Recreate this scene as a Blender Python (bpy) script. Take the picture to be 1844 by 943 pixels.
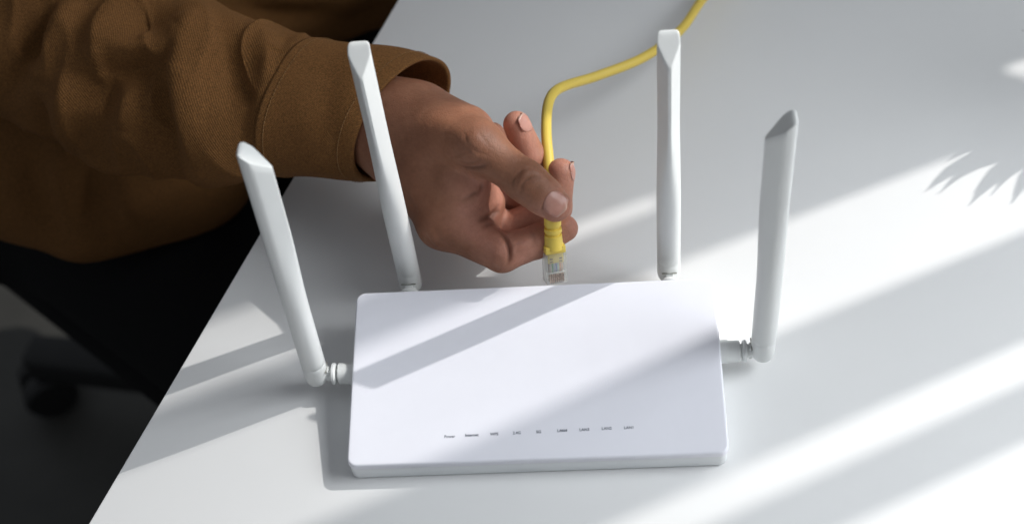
import bpy, bmesh, math, random
import numpy as np
from mathutils import Vector, Matrix
from mathutils.bvhtree import BVHTree

for o in list(bpy.data.objects):
    bpy.data.objects.remove(o)
scene = bpy.context.scene
C = scene.collection
random.seed(7)
rng = np.random.default_rng(7)

# ------------------------------------------------------------------ camera
cam_d = bpy.data.cameras.new("camera")
cam = bpy.data.objects.new("camera", cam_d)
C.objects.link(cam)
cam.location = (0.04028, -0.44543, 0.63776)
cam.rotation_euler = (0.69733, 0.07864, 0.0081)
cam_d.sensor_width = 36.0
cam_d.lens = 52.13
cam_d.clip_start = 0.01
cam_d.clip_end = 60
cam_d.dof.use_dof = True
cam_d.dof.focus_distance = 0.765
cam_d.dof.aperture_fstop = 6.3
scene.camera = cam

# ------------------------------------------------------------------ light
AZ, EL = 0.41444, 0.72939            # where the sunlight comes from (right, from behind the router)
S = Vector((math.cos(AZ) * math.cos(EL), math.sin(AZ) * math.cos(EL), math.sin(EL)))
world = bpy.data.worlds.new("World")
scene.world = world
world.use_nodes = True
world.node_tree.nodes["Background"].inputs[0].default_value = (0.86, 0.92, 1.0, 1)
world.node_tree.nodes["Background"].inputs[1].default_value = 0.23

def aim(o, target):
    o.rotation_euler = (Vector(target) - o.location).to_track_quat('-Z', 'Y').to_euler()

ld = bpy.data.lights.new("sunlight_lamp", 'SPOT')
ld.energy = 2450
ld.color = (1.0, 0.975, 0.94)
ld.shadow_soft_size = 0.040
ld.spot_size = math.radians(14)
ld.spot_blend = 0.1
lo = bpy.data.objects.new("sunlight_lamp", ld)
C.objects.link(lo)
lo.location = S * 9.0
aim(lo, (0, 0.05, 0))

ld = bpy.data.lights.new("window_lamp", 'AREA')
ld.energy = 5.2
ld.spread = math.radians(60)
ld.color = (0.93, 0.97, 1.0)
ld.shape = 'RECTANGLE'
ld.size = 1.3
ld.size_y = 0.9
lo = bpy.data.objects.new("window_lamp", ld)
C.objects.link(lo)
lo.location = (1.25, -0.10, 0.95)
aim(lo, (0.15, -0.22, 0))

scene.view_settings.view_transform = 'Standard'
scene.view_settings.look = 'None'
scene.view_settings.exposure = 0
scene.view_settings.gamma = 1
scene.view_settings.use_curve_mapping = False

# ------------------------------------------------------------------ materials
def new_mat(name):
    m = bpy.data.materials.new(name)
    m.use_nodes = True
    nt = m.node_tree
    return m, nt, nt.nodes["Principled BSDF"]

def link(nt, a, b):
    nt.links.new(a, b)

def noise(nt, scale, detail=4, rough=0.55, coord=None):
    n = nt.nodes.new("ShaderNodeTexNoise")
    n.inputs["Scale"].default_value = scale
    n.inputs["Detail"].default_value = detail
    n.inputs["Roughness"].default_value = rough
    if coord is not None:
        link(nt, coord, n.inputs["Vector"])
    return n

def ramp(nt, fac, stops):
    r = nt.nodes.new("ShaderNodeValToRGB")
    el = r.color_ramp.elements
    while len(el) < len(stops):
        el.new(0.5)
    for e, (p, c) in zip(el, stops):
        e.position = p
        e.color = (*c, 1) if len(c) == 3 else c
    link(nt, fac, r.inputs[0])
    return r

def mixc(nt, fac, a, b, mode='MIX'):
    m = nt.nodes.new("ShaderNodeMix")
    m.data_type = 'RGBA'
    m.blend_type = mode
    for i, v in ((0, fac), (6, a), (7, b)):
        if hasattr(v, "is_linked"):
            link(nt, v, m.inputs[i])
        else:
            m.inputs[i].default_value = v if i == 0 else (*v, 1)
    return m.outputs[2]

def bump(nt, bsdf, height, dist, strength=1.0, prev=None):
    b = nt.nodes.new("ShaderNodeBump")
    b.inputs["Distance"].default_value = dist
    b.inputs["Strength"].default_value = strength
    link(nt, height, b.inputs["Height"])
    if prev is not None:
        link(nt, prev.outputs[0], b.inputs["Normal"])
    link(nt, b.outputs[0], bsdf.inputs["Normal"])
    return b

def objcoord(nt):
    return nt.nodes.new("ShaderNodeTexCoord").outputs["Object"]

def plastic(name, col, rough, var=0.03, bumpd=0.00002, scale=900):
    m, nt, b = new_mat(name)
    co = objcoord(nt)
    n = noise(nt, 22, 5, 0.6, co)
    lo_ = tuple(max(0, c * (1 - var)) for c in col)
    hi_ = tuple(min(1, c * (1 + var * 0.4)) for c in col)
    link(nt, ramp(nt, n.outputs[0], [(0.3, lo_), (0.7, hi_)]).outputs[0], b.inputs["Base Color"])
    r = nt.nodes.new("ShaderNodeMapRange")
    r.inputs[3].default_value = rough - 0.05
    r.inputs[4].default_value = rough + 0.08
    link(nt, noise(nt, 60, 4, 0.6, co).outputs[0], r.inputs[0])
    link(nt, r.outputs[0], b.inputs["Roughness"])
    bump(nt, b, noise(nt, scale, 2, 0.5, co).outputs[0], bumpd, 0.6)
    return m

M = {}
M['router'] = plastic("router_plastic", (0.80, 0.80, 0.86), 0.42)
nt_ = M['router'].node_tree
co_ = objcoord(nt_)
mp_ = nt_.nodes.new("ShaderNodeMapping"); mp_.inputs["Rotation"].default_value = (0, 0, 0.5); mp_.inputs["Scale"].default_value = (9, 90, 9)
link(nt_, co_, mp_.inputs["Vector"])
rr_ = nt_.nodes.new("ShaderNodeMapRange"); rr_.inputs[3].default_value = 0.34; rr_.inputs[4].default_value = 0.54
link(nt_, noise(nt_, 2.0, 6, 0.7, mp_.outputs[0]).outputs[0], rr_.inputs[0])
link(nt_, rr_.outputs[0], nt_.nodes["Principled BSDF"].inputs["Roughness"])
M['router_side'] = plastic("router_side_plastic", (0.79, 0.81, 0.82), 0.45)
M['antenna'] = plastic("antenna_plastic", (0.76, 0.77, 0.755), 0.38)
M['ink'] = plastic("grey_ink", (0.12, 0.13, 0.17), 0.6)
M['yellow'] = plastic("yellow_pvc", (0.68, 0.50, 0.085), 0.45, 0.06)
M['boot'] = plastic("yellow_boot_rubber", (0.78, 0.58, 0.10), 0.38, 0.05)
M['slot'] = plastic("brown_slot", (0.22, 0.11, 0.02), 0.6)
M['slot_grey'] = plastic("grey_gap", (0.25, 0.25, 0.22), 0.7)
M['copper'] = plastic("copper_contact", (0.74, 0.60, 0.52), 0.25, 0.08)
M['copper'].node_tree.nodes["Principled BSDF"].inputs["Metallic"].default_value = 0.9
M['black'] = plastic("black_plastic", (0.006, 0.006, 0.006), 0.6)
M['white_paint'] = plastic("white_paint", (0.75, 0.75, 0.74), 0.5)

def desk_material():
    m, nt, b = new_mat("desk_laminate")
    co = objcoord(nt)
    n = noise(nt, 5, 6, 0.6, co)
    base = ramp(nt, n.outputs[0], [(0.3, (0.770, 0.770, 0.768)), (0.7, (0.805, 0.805, 0.800))]).outputs[0]
    # sparse dust and tiny scuffs
    v = nt.nodes.new("ShaderNodeTexVoronoi")
    v.inputs["Scale"].default_value = 46
    link(nt, co, v.inputs["Vector"])
    sp = ramp(nt, v.outputs["Distance"], [(0.0, (1, 1, 1)), (0.028, (1, 1, 1)), (0.045, (0, 0, 0))])
    gate = ramp(nt, v.outputs["Color"], [(0.80, (0, 0, 0)), (0.86, (1, 1, 1))])
    mm = nt.nodes.new("ShaderNodeMath"); mm.operation = 'MULTIPLY'
    link(nt, sp.outputs[0], mm.inputs[0]); link(nt, gate.outputs[0], mm.inputs[1])
    m2 = nt.nodes.new("ShaderNodeMath"); m2.operation = 'MULTIPLY'; m2.inputs[1].default_value = 0.7
    link(nt, mm.outputs[0], m2.inputs[0])
    base = mixc(nt, m2.outputs[0], base, (0.33, 0.31, 0.29))
    link(nt, base, b.inputs["Base Color"])
    r = nt.nodes.new("ShaderNodeMapRange")
    r.inputs[3].default_value = 0.36
    r.inputs[4].default_value = 0.52
    link(nt, noise(nt, 14, 6, 0.65, co).outputs[0], r.inputs[0])
    link(nt, r.outputs[0], b.inputs["Roughness"])
    bump(nt, b, noise(nt, 700, 3, 0.5, co).outputs[0], 0.00003, 0.5)
    return m
M['desk'] = desk_material()

def fabric(name, col, dark, thread=380.0):
    m, nt, b = new_mat(name)
    uv = nt.nodes.new("ShaderNodeUVMap").outputs[0]
    co = objcoord(nt)
    w = nt.nodes.new("ShaderNodeTexWave")
    w.wave_type = 'BANDS'; w.bands_direction = 'DIAGONAL'
    w.inputs["Scale"].default_value = thread
    w.inputs["Distortion"].default_value = 2.5
    w.inputs["Detail"].default_value = 2
    w.inputs["Detail Scale"].default_value = 3.0
    link(nt, uv, w.inputs["Vector"])
    n = noise(nt, 18, 6, 0.65, co)
    sp = noise(nt, 1100, 2, 0.6, co)
    c1 = ramp(nt, n.outputs[0], [(0.3, dark), (0.7, col)]).outputs[0]
    c2 = mixc(nt, w.outputs[0], tuple(c * 0.62 for c in col), tuple(min(1, c * 1.25) for c in col))
    c3 = mixc(nt, 0.55, c1, c2)
    spk = ramp(nt, sp.outputs[0], [(0.32, (0.62, 0.62, 0.62)), (0.68, (1.25, 1.22, 1.18))]).outputs[0]
    link(nt, mixc(nt, 1.0, c3, spk, 'MULTIPLY'), b.inputs["Base Color"])
    b.inputs["Roughness"].default_value = 0.85
    b.inputs["Specular IOR Level"].default_value = 0.2
    b.inputs["Sheen Weight"].default_value = 0.15
    b.inputs["Sheen Roughness"].default_value = 0.5
    b.inputs["Sheen Tint"].default_value = (*[min(1, c * 3) for c in col], 1)
    p = bump(nt, b, w.outputs[0], 0.00030, 0.6)
    bump(nt, b, noise(nt, 900, 3, 0.6, co).outputs[0], 0.0006, 0.45, p)
    return m
M['jacket'] = fabric("brown_twill", (0.182, 0.083, 0.026), (0.145, 0.064, 0.018))
M['lining'] = fabric("brown_twill_inside", (0.17, 0.085, 0.028), (0.14, 0.07, 0.022))
M['thread'] = plastic("brown_thread", (0.22, 0.11, 0.035), 0.8)
M['trousers'] = fabric("black_cloth", (0.0035, 0.0035, 0.004), (0.0025, 0.0025, 0.003))

def skin_material():
    m, nt, b = new_mat("skin")
    co = objcoord(nt)
    at = nt.nodes.new("ShaderNodeAttribute"); at.attribute_name = "palmar"
    at2 = nt.nodes.new("ShaderNodeAttribute"); at2.attribute_name = "dark"
    n1 = noise(nt, 70, 6, 0.65, co)
    n2 = noise(nt, 420, 4, 0.6, co)
    back = ramp(nt, n1.outputs[0], [(0.3, (0.250, 0.103, 0.055)), (0.7, (0.345, 0.152, 0.086))]).outputs[0]
    palm = ramp(nt, n1.outputs[0], [(0.3, (0.42, 0.180, 0.122)), (0.7, (0.52, 0.245, 0.172))]).outputs[0]
    col = mixc(nt, at.outputs["Fac"], back, palm)
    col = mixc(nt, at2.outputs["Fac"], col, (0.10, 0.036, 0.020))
    fine = ramp(nt, n2.outputs[0], [(0.3, (0.86, 0.86, 0.86)), (0.7, (1.0, 1.0, 1.0))]).outputs[0]
    col = mixc(nt, 1.0, col, fine, 'MULTIPLY')
    link(nt, col, b.inputs["Base Color"])
    b.inputs["Subsurface Weight"].default_value = 0.18
    b.inputs["Subsurface Radius"].default_value = (1.0, 0.35, 0.2)
    b.inputs["Subsurface Scale"].default_value = 0.003
    b.inputs["Roughness"].default_value = 0.54
    b.inputs["Specular IOR Level"].default_value = 0.36
    # crossing skin lines and pores
    v = nt.nodes.new("ShaderNodeTexVoronoi"); v.feature = 'DISTANCE_TO_EDGE'
    v.inputs["Scale"].default_value = 620
    mp = nt.nodes.new("ShaderNodeMapping")
    mp.inputs["Rotation"].default_value = (0.3, 0.2, 0.7)
    mp.inputs["Scale"].default_value = (1.0, 0.55, 0.8)
    wob = mixc(nt, 0.006, (0, 0, 0), (0, 0, 0))
    link(nt, co, mp.inputs["Vector"]); link(nt, mp.outputs[0], v.inputs["Vector"])
    vr = ramp(nt, v.outputs["Distance"], [(0.0, (0, 0, 0)), (0.12, (1, 1, 1))])
    p = bump(nt, b, vr.outputs[0], 0.00015, 0.45)
    p2 = bump(nt, b, noise(nt, 230, 6, 0.7, co).outputs[0], 0.0006, 0.5, p)
    return m
M['skin'] = skin_material()

def nail_material():
    m, nt, b = new_mat("nail")
    co = objcoord(nt)
    at = nt.nodes.new("ShaderNodeAttribute"); at.attribute_name = "edge"
    n = noise(nt, 200, 3, 0.5, co)
    c = ramp(nt, n.outputs[0], [(0.3, (0.43, 0.205, 0.160)), (0.7, (0.50, 0.26, 0.205))]).outputs[0]
    link(nt, mixc(nt, at.outputs["Fac"], c, (0.47, 0.29, 0.225)), b.inputs["Base Color"])
    b.inputs["Roughness"].default_value = 0.33
    b.inputs["Subsurface Weight"].default_value = 0.1
    b.inputs["Subsurface Scale"].default_value = 0.001
    bump(nt, b, noise(nt, 700, 2, 0.5, co).outputs[0], 0.00003, 0.4)
    return m
M['nail'] = nail_material()

def clear_plastic():
    m, nt, b = new_mat("clear_plastic")
    co = objcoord(nt)
    link(nt, ramp(nt, noise(nt, 300, 2, 0.5, co).outputs[0], [(0, (0.86, 0.88, 0.86)), (1, (0.92, 0.93, 0.92))]).outputs[0], b.inputs["Base Color"])
    b.inputs["Roughness"].default_value = 0.12
    tr = nt.nodes.new("ShaderNodeBsdfTransparent")
    tr.inputs[0].default_value = (0.97, 0.98, 0.97, 1)
    lw = nt.nodes.new("ShaderNodeLayerWeight"); lw.inputs[0].default_value = 0.35
    mr = nt.nodes.new("ShaderNodeMapRange")
    mr.inputs[3].default_value = 0.10; mr.inputs[4].default_value = 0.75
    link(nt, lw.outputs["Facing"], mr.inputs[0])
    mx = nt.nodes.new("ShaderNodeMixShader")
    link(nt, mr.outputs[0], mx.inputs[0]); link(nt, tr.outputs[0], mx.inputs[1]); link(nt, b.outputs[0], mx.inputs[2])
    link(nt, mx.outputs[0], nt.nodes["Material Output"].inputs[0])
    return m
M['clear'] = clear_plastic()

def floor_material():
    m, nt, b = new_mat("dark_floor")
    co = objcoord(nt)
    link(nt, ramp(nt, noise(nt, 3.5, 6, 0.6, co).outputs[0], [(0.3, (0.030, 0.029, 0.026)), (0.7, (0.070, 0.068, 0.060))]).outputs[0], b.inputs["Base Color"])
    b.inputs["Roughness"].default_value = 0.55
    bump(nt, b, noise(nt, 90, 4, 0.6, co).outputs[0], 0.0006, 0.4)
    return m
M['floor'] = floor_material()

def leaf_material():
    m, nt, b = new_mat("palm_leaf")
    co = objcoord(nt)
    link(nt, ramp(nt, noise(nt, 30, 4, 0.6, co).outputs[0], [(0.3, (0.045, 0.10, 0.03)), (0.7, (0.08, 0.16, 0.045))]).outputs[0], b.inputs["Base Color"])
    b.inputs["Roughness"].default_value = 0.5
    return m
M['leaf'] = leaf_material()
WIRE = [plastic("wire_" + n, c, 0.4) for n, c in (
    ("orange_white", (0.75, 0.45, 0.25)), ("orange", (0.75, 0.25, 0.05)), ("green_white", (0.5, 0.65, 0.5)),
    ("blue", (0.08, 0.14, 0.45)), ("blue_white", (0.45, 0.5, 0.7)), ("green", (0.06, 0.28, 0.10)),
    ("brown_white", (0.6, 0.5, 0.42)), ("brown", (0.20, 0.09, 0.04)))]

# ------------------------------------------------------------------ helpers
def obj(name, verts, faces, mat, parent=None, smooth=True, uv=None, edges=()):
    me = bpy.data.meshes.new(name)
    me.from_pydata([tuple(v) for v in verts], list(edges), [tuple(f) for f in faces])
    me.validate()
    if uv is not None:
        l = me.uv_layers.new(name="UVMap")
        li = np.zeros(len(me.loops), dtype=np.int32)
        me.loops.foreach_get("vertex_index", li)
        l.data.foreach_set("uv", np.asarray(uv, dtype=np.float32)[li].ravel())
    if smooth:
        me.polygons.foreach_set("use_smooth", [True] * len(me.polygons))
    me.materials.append(mat)
    o = bpy.data.objects.new(name, me)
    C.objects.link(o)
    if parent is not None:
        o.parent = parent
    return o

def from_bm(name, bm, mat, parent=None, smooth=True, angle=None):
    me = bpy.data.meshes.new(name)
    bm.normal_update()
    bm.to_mesh(me)
    bm.free()
    if smooth:
        me.polygons.foreach_set("use_smooth", [True] * len(me.polygons))
        if angle:
            me.set_sharp_from_angle(angle=angle)
    me.materials.append(mat)
    o = bpy.data.objects.new(name, me)
    C.objects.link(o)
    if parent is not None:
        o.parent = parent
    return o

def empty(name, label=None, cat=None, group=None, loc=(0, 0, 0)):
    o = bpy.data.objects.new(name, None)
    o.location = loc
    C.objects.link(o)
    if label: o["label"] = label
    if cat: o["category"] = cat
    if group: o["group"] = group
    return o

def grid_faces(nr, nc, closed=True):
    f = []
    for i in range(nr - 1):
        for j in range(nc if closed else nc - 1):
            k = (j + 1) % nc
            f.append((i * nc + j, i * nc + k, (i + 1) * nc + k, (i + 1) * nc + j))
    return f

def lathe(profile, n=32, cap=True):
    """profile: (radius, height) pairs, axis +Z"""
    v = []
    for r, h in profile:
        for j in range(n):
            a = 2 * math.pi * j / n
            v.append((r * math.cos(a), r * math.sin(a), h))
    f = grid_faces(len(profile), n)
    if cap:
        f.append(tuple(range(n))[::-1])
        f.append(tuple(range((len(profile) - 1) * n, len(profile) * n)))
    return v, f

def catmull(pts, n):
    P = [np.array(p, float) for p in pts]
    P = [2 * P[0] - P[1]] + P + [2 * P[-1] - P[-2]]
    out = []
    for i in range(1, len(P) - 2):
        for k in range(n):
            t = k / n
            a, b, c, d = P[i - 1:i + 3]
            out.append(0.5 * (2 * b + (c - a) * t + (2 * a - 5 * b + 4 * c - d) * t * t + (3 * b - a - 3 * c + d) * t ** 3))
    out.append(P[-2])
    return np.array(out)

def tube(pts, radii, n=16, cap=True):
    pts = np.asarray(pts, float)
    if np.isscalar(radii): radii = [radii] * len(pts)
    T = np.gradient(pts, axis=0)
    T /= np.linalg.norm(T, axis=1)[:, None]
    up = np.array([0.3, 0.2, 1.0])
    nrm = up - T[0] * (up @ T[0]); nrm /= np.linalg.norm(nrm)
    v = []
    for p, t, r in zip(pts, T, radii):
        nrm = nrm - t * (nrm @ t); nrm /= np.linalg.norm(nrm)
        b = np.cross(t, nrm)
        for j in range(n):
            a = 2 * math.pi * j / n
            v.append(p + r * (math.cos(a) * nrm + math.sin(a) * b))
    f = grid_faces(len(pts), n)
    if cap:
        f.append(tuple(range(n))[::-1]); f.append(tuple(range((len(pts) - 1) * n, len(pts) * n)))
    return v, f

def box_bm(bm, c, s, bevel=0.0, mat4=None, seg=2):
    r = bmesh.ops.create_cube(bm, size=1.0)
    vs = r["verts"]
    bmesh.ops.scale(bm, vec=s, verts=vs)
    bmesh.ops.translate(bm, vec=c, verts=vs)
    if bevel:
        es = list({e for v in vs for e in v.link_edges})
        rr = bmesh.ops.bevel(bm, geom=es, offset=bevel, segments=seg, affect='EDGES', profile=0.5)
        vs = list({v for f in rr["faces"] for v in f.verts} | {v for v in vs if v.is_valid})
    if mat4 is not None:
        bmesh.ops.transform(bm, matrix=mat4, verts=vs)
    return vs

def rbox(name, c, s, mat, parent, bevel=0.0, mat4=None, seg=2):
    bm = bmesh.new()
    box_bm(bm, c, s, bevel, mat4, seg)
    return from_bm(name, bm, mat, parent, True, math.radians(40))

# ---- implicit surfaces -------------------------------------------------------
def smin(a, b, k):
    h = np.maximum(k - np.abs(a - b), 0) / k
    return np.minimum(a, b) - h * h * k * 0.25

class Field:
    def __init__(s, lo, hi, h):
        s.lo = np.array(lo, float); s.h = h
        s.n = np.ceil((np.array(hi) - s.lo) / h).astype(int) + 1
        s.v = np.full(tuple(s.n), 1.0, np.float32)
        s.ax = [(s.lo[i] + h * np.arange(s.n[i])).astype(np.float32) for i in range(3)]
    def sub(s, lo, hi):
        sl = []
        for i in range(3):
            a = int(max(0, math.floor((lo[i] - s.lo[i]) / s.h))); b = int(min(s.n[i], math.ceil((hi[i] - s.lo[i]) / s.h) + 1))
            sl.append(slice(a, max(a, b)))
        X, Y, Z = s.ax[0][sl[0]][:, None, None], s.ax[1][sl[1]][None, :, None], s.ax[2][sl[2]][None, None, :]
        return tuple(sl), X, Y, Z
    def cone(s, a, b, r1, r2, k, pad=0.016):
        a = np.array(a, float); b = np.array(b, float); m = max(r1, r2) + pad
        sl, X, Y, Z = s.sub(np.minimum(a, b) - m, np.maximum(a, b) + m)
        d = b - a; L = d @ d
        t = np.clip(((X - a[0]) * d[0] + (Y - a[1]) * d[1] + (Z - a[2]) * d[2]) / L, 0, 1)
        q = np.sqrt((X - a[0] - t * d[0]) ** 2 + (Y - a[1] - t * d[1]) ** 2 + (Z - a[2] - t * d[2]) ** 2) - (r1 + (r2 - r1) * t)
        s.v[sl] = smin(s.v[sl], q.astype(np.float32), k)
    def ell(s, c, axes, r, k, pad=0.02, sub=False):
        c = np.array(c, float); A = np.array(axes, float); A /= np.linalg.norm(A, axis=1)[:, None]; m = max(r) + pad
        sl, X, Y, Z = s.sub(c - m, c + m)
        k0 = 0; k1 = 0
        for i in range(3):
            q = (X - c[0]) * A[i, 0] + (Y - c[1]) * A[i, 1] + (Z - c[2]) * A[i, 2]
            k0 = k0 + (q / r[i]) ** 2; k1 = k1 + (q / r[i] ** 2) ** 2
        k0 = np.sqrt(k0); k1 = np.sqrt(k1) + 1e-9
        d = (k0 * (k0 - 1) / k1).astype(np.float32)
        s.v[sl] = -smin(-s.v[sl], d, k) if sub else smin(s.v[sl], d, k)
    def mesh(s, smooth=2):
        V = s.v; ins = V < 0
        n = V.shape
        c = [V[i:n[0] - 1 + i, j:n[1] - 1 + j, k:n[2] - 1 + k] for i in (0, 1) for j in (0, 1) for k in (0, 1)]
        cnt = sum((x < 0).astype(np.int8) for x in c)
        act = (cnt > 0) & (cnt < 8)
        idx = -np.ones(act.shape, np.int64); I = np.argwhere(act); idx[act] = np.arange(len(I))
        vals = np.stack([x[act] for x in c], 1).astype(np.float64)
        off = np.array([(i, j, k) for i in (0, 1) for j in (0, 1) for k in (0, 1)], float)
        acc = np.zeros((len(I), 3)); num = np.zeros(len(I))
        for a in range(8):
            for b in range(a + 1, 8):
                if np.abs(off[a] - off[b]).sum() == 1:
                    va, vb = vals[:, a], vals[:, b]; m = (va < 0) != (vb < 0)
                    t = np.where(m, va / np.where(m, va - vb, 1), 0)[:, None]
                    acc += np.where(m[:, None], off[a] + t * (off[b] - off[a]), 0); num += m
        P = s.lo + (I + acc / num[:, None]) * s.h
        F = []
        for ax in range(3):
            sa = [slice(None)] * 3; sb = [slice(None)] * 3
            sa[ax] = slice(0, n[ax] - 1); sb[ax] = slice(1, n[ax])
            A = ins[tuple(sa)]; B = ins[tuple(sb)]
            e = np.argwhere(A != B)
            u, w = [i for i in range(3) if i != ax]
            e = e[(e[:, u] > 0) & (e[:, w] > 0) & (e[:, u] < n[u] - 1) & (e[:, w] < n[w] - 1)]
            if not len(e): continue
            def g(du, dw):
                q = e.copy(); q[:, u] -= du; q[:, w] -= dw
                return idx[q[:, 0], q[:, 1], q[:, 2]]
            quad = np.stack([g(1, 1), g(0, 1), g(0, 0), g(1, 0)], 1)
            flip = A[e[:, 0], e[:, 1], e[:, 2]]
            if ax == 1: flip = ~flip
            quad[~flip] = quad[~flip][:, ::-1]
            F.append(quad)
        F = np.concatenate(F); F = F[(F >= 0).all(1)]
        for _ in range(smooth):
            P = laplace(P, F, 0.5)
        return P, F

def laplace(P, F, f):
    acc = np.zeros_like(P); cnt = np.zeros(len(P))
    for a, b in ((0, 1), (1, 2), (2, 3), (3, 0)):
        for x, y in ((a, b), (b, a)):
            for i in range(3):
                acc[:, i] += np.bincount(F[:, x], P[F[:, y], i], len(P))
            cnt += np.bincount(F[:, x], minlength=len(P))
    return P + f * (acc / np.maximum(cnt, 1)[:, None] - P)

def vnormals(P, F):
    d = np.cross(P[F[:, 2]] - P[F[:, 0]], P[F[:, 3]] - P[F[:, 1]])
    N = np.zeros_like(P)
    for k in range(F.shape[1]):
        for i in range(3):
            N[:, i] += np.bincount(F[:, k], d[:, i], len(P))
    return N / (np.linalg.norm(N, axis=1)[:, None] + 1e-12)

def bvh(P, F):
    return BVHTree.FromPolygons([tuple(p) for p in P], [tuple(int(i) for i in f) for f in F])

def polydist(P, line):
    """distance of points to a polyline and the position 0..1 along it"""
    best = np.full(len(P), 1e9); along = np.zeros(len(P)); m = len(line) - 1
    for i in range(m):
        a, b = line[i], line[i + 1]; d = b - a; L = d @ d + 1e-12
        t = np.clip((P - a) @ d / L, 0, 1)
        q = np.linalg.norm(P - a - t[:, None] * d, axis=1)
        k = q < best
        best[k] = q[k]; along[k] = ((i + t) / m)[k]
    return best, along

def snap(tree, pairs):
    """drop stroke points, each a start and an end of a probe, onto the surface"""
    out = []
    for a, b in pairs:
        a, b = Vector(a), Vector(b)
        loc, nrm, i, d = tree.ray_cast(a, (b - a).normalized())
        if loc is not None: out.append(np.array(loc))
    return out

def carve(P, F, strokes, steps=5, pw=2.0):
    """push the surface in (height < 0) or out along strokes: (points, height, width)"""
    tree = bvh(P, F); N = vnormals(P, F); D = np.zeros(len(P)); dark = np.zeros(len(P))
    for pts, h, w in strokes:
        l = snap(tree, pts)
        if len(l) < 2: continue
        l = catmull(l, steps) if len(l) > 2 else np.array(l)
        c = (l.min(0) - 4 * w, l.max(0) + 4 * w)
        near = np.where(((P > c[0]) & (P < c[1])).all(1))[0]
        if not len(near): continue
        d, t = polydist(P[near], l)
        g = np.exp(-(d / w) ** pw) * np.clip(np.sin(np.pi * (0.06 + 0.88 * t)), 0, 1) ** 0.8
        D[near] += h * g
        if h < 0: dark[near] = np.maximum(dark[near], g * min(1.0, (-h / 0.0010) ** 1.3))  # grooves also darken the colour: crease shade painted into the skin
    return P + N * D[:, None], dark

# ------------------------------------------------------------------ setting
ED = Vector((0.325, 0.946, 0)).normalized()          # along the desk's left edge
EF = Vector((0.946, -0.325, 0)).normalized()         # across the desk, to the right
E0 = Vector((-0.150, 0.155, 0))
bm = bmesh.new()
fr = Matrix(((EF.x, ED.x, 0, E0.x), (EF.y, ED.y, 0, E0.y), (0, 0, 1, 0), (0, 0, 0, 1)))
box_bm(bm, (0.375, 0.05, -0.0125), (0.75, 1.30, 0.025), 0.0012, fr, 2)
desk = from_bm("desk", bm, M['desk'], None, True, math.radians(40))
desk["label"] = "white laminate desk top with bands of sunlight across it"
desk["category"] = "desk"
for lx, ly in ((0.06, 0.64), (0.69, 0.64), (0.69, -0.54)):
    rbox("desk_leg", (lx, ly, -0.3825), (0.04, 0.04, 0.715), M['white_paint'], desk, 0.003, fr)

fl = obj("floor", [(-4, -4, -0.74), (4, -4, -0.74), (4, 4, -0.74), (-4, 4, -0.74)], [(0, 1, 2, 3)], M['floor'], None, False)
fl["kind"] = "structure"

# window to the right: its upright bars cut the sunlight into bands
UW = Vector((math.cos(AZ), math.sin(AZ), 0)); UU = Vector((-math.sin(AZ), math.cos(AZ), 0))
wf = Matrix(((UW.x, UU.x, 0, 0), (UW.y, UU.y, 0, 0), (0, 0, 1, 0), (0, 0, 0, 1)))
DW = 0.98
win = empty("window_frame"); win["kind"] = "structure"
for u0, u1, z0, z1 in ((-0.119, -0.0925, -0.70, 2.06), (-0.0745, -0.0185, -0.70, 2.06), (0.0395, 0.0755, 0.60, 0.86), (0.0395, 0.0680, -0.70, 0.60), (0.0430, 0.0685, 0.86, 2.06),
                       (0.0840, 0.60, -0.70, 0.86), (0.1050, 0.60, 0.86, 2.06)):  # unseen posts and wall, widths stepped by height to shape the light bands
    rbox("window_post", (DW, (u0 + u1) / 2, (z0 + z1) / 2), (0.03, u1 - u0, z1 - z0), M['white_paint'], win, 0.002, wf)
rbox("streak_blocker", (DW, 0.080, 0.688), (0.022, 0.03, 0.175), M['white_paint'], win, 0.002, wf)  # unseen panel added to block part of the sun streak through this gap
rbox("window_rail", (DW, 0.24, 2.10), (0.06, 0.74, 0.08), M['white_paint'], win, 0.002, wf)
rbox("window_sill", (DW, 0.24, -0.72), (0.10, 0.74, 0.04), M['white_paint'], win, 0.002, wf)

# ------------------------------------------------------------------ router
RW, RD, HF, HB = 0.19, 0.09814, 0.01322, 0.029
SL = (HB - HF) / RD
def top_z(y): return (HF + HB) / 2 + SL * y
router = empty("wifi_router", "white wedge-shaped wireless router with four upright antennas lying on the desk", "router")

def rrect(w, d, r, n=8):
    out = []
    for cx, cy, a0 in ((w / 2 - r, d / 2 - r, 0), (-w / 2 + r, d / 2 - r, 90), (-w / 2 + r, -d / 2 + r, 180), (w / 2 - r, -d / 2 + r, 270)):
        for k in range(n + 1):
            a = math.radians(a0 + 90 * k / n)
            out.append((cx + r * math.cos(a), cy + r * math.sin(a)))
    return out

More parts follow.
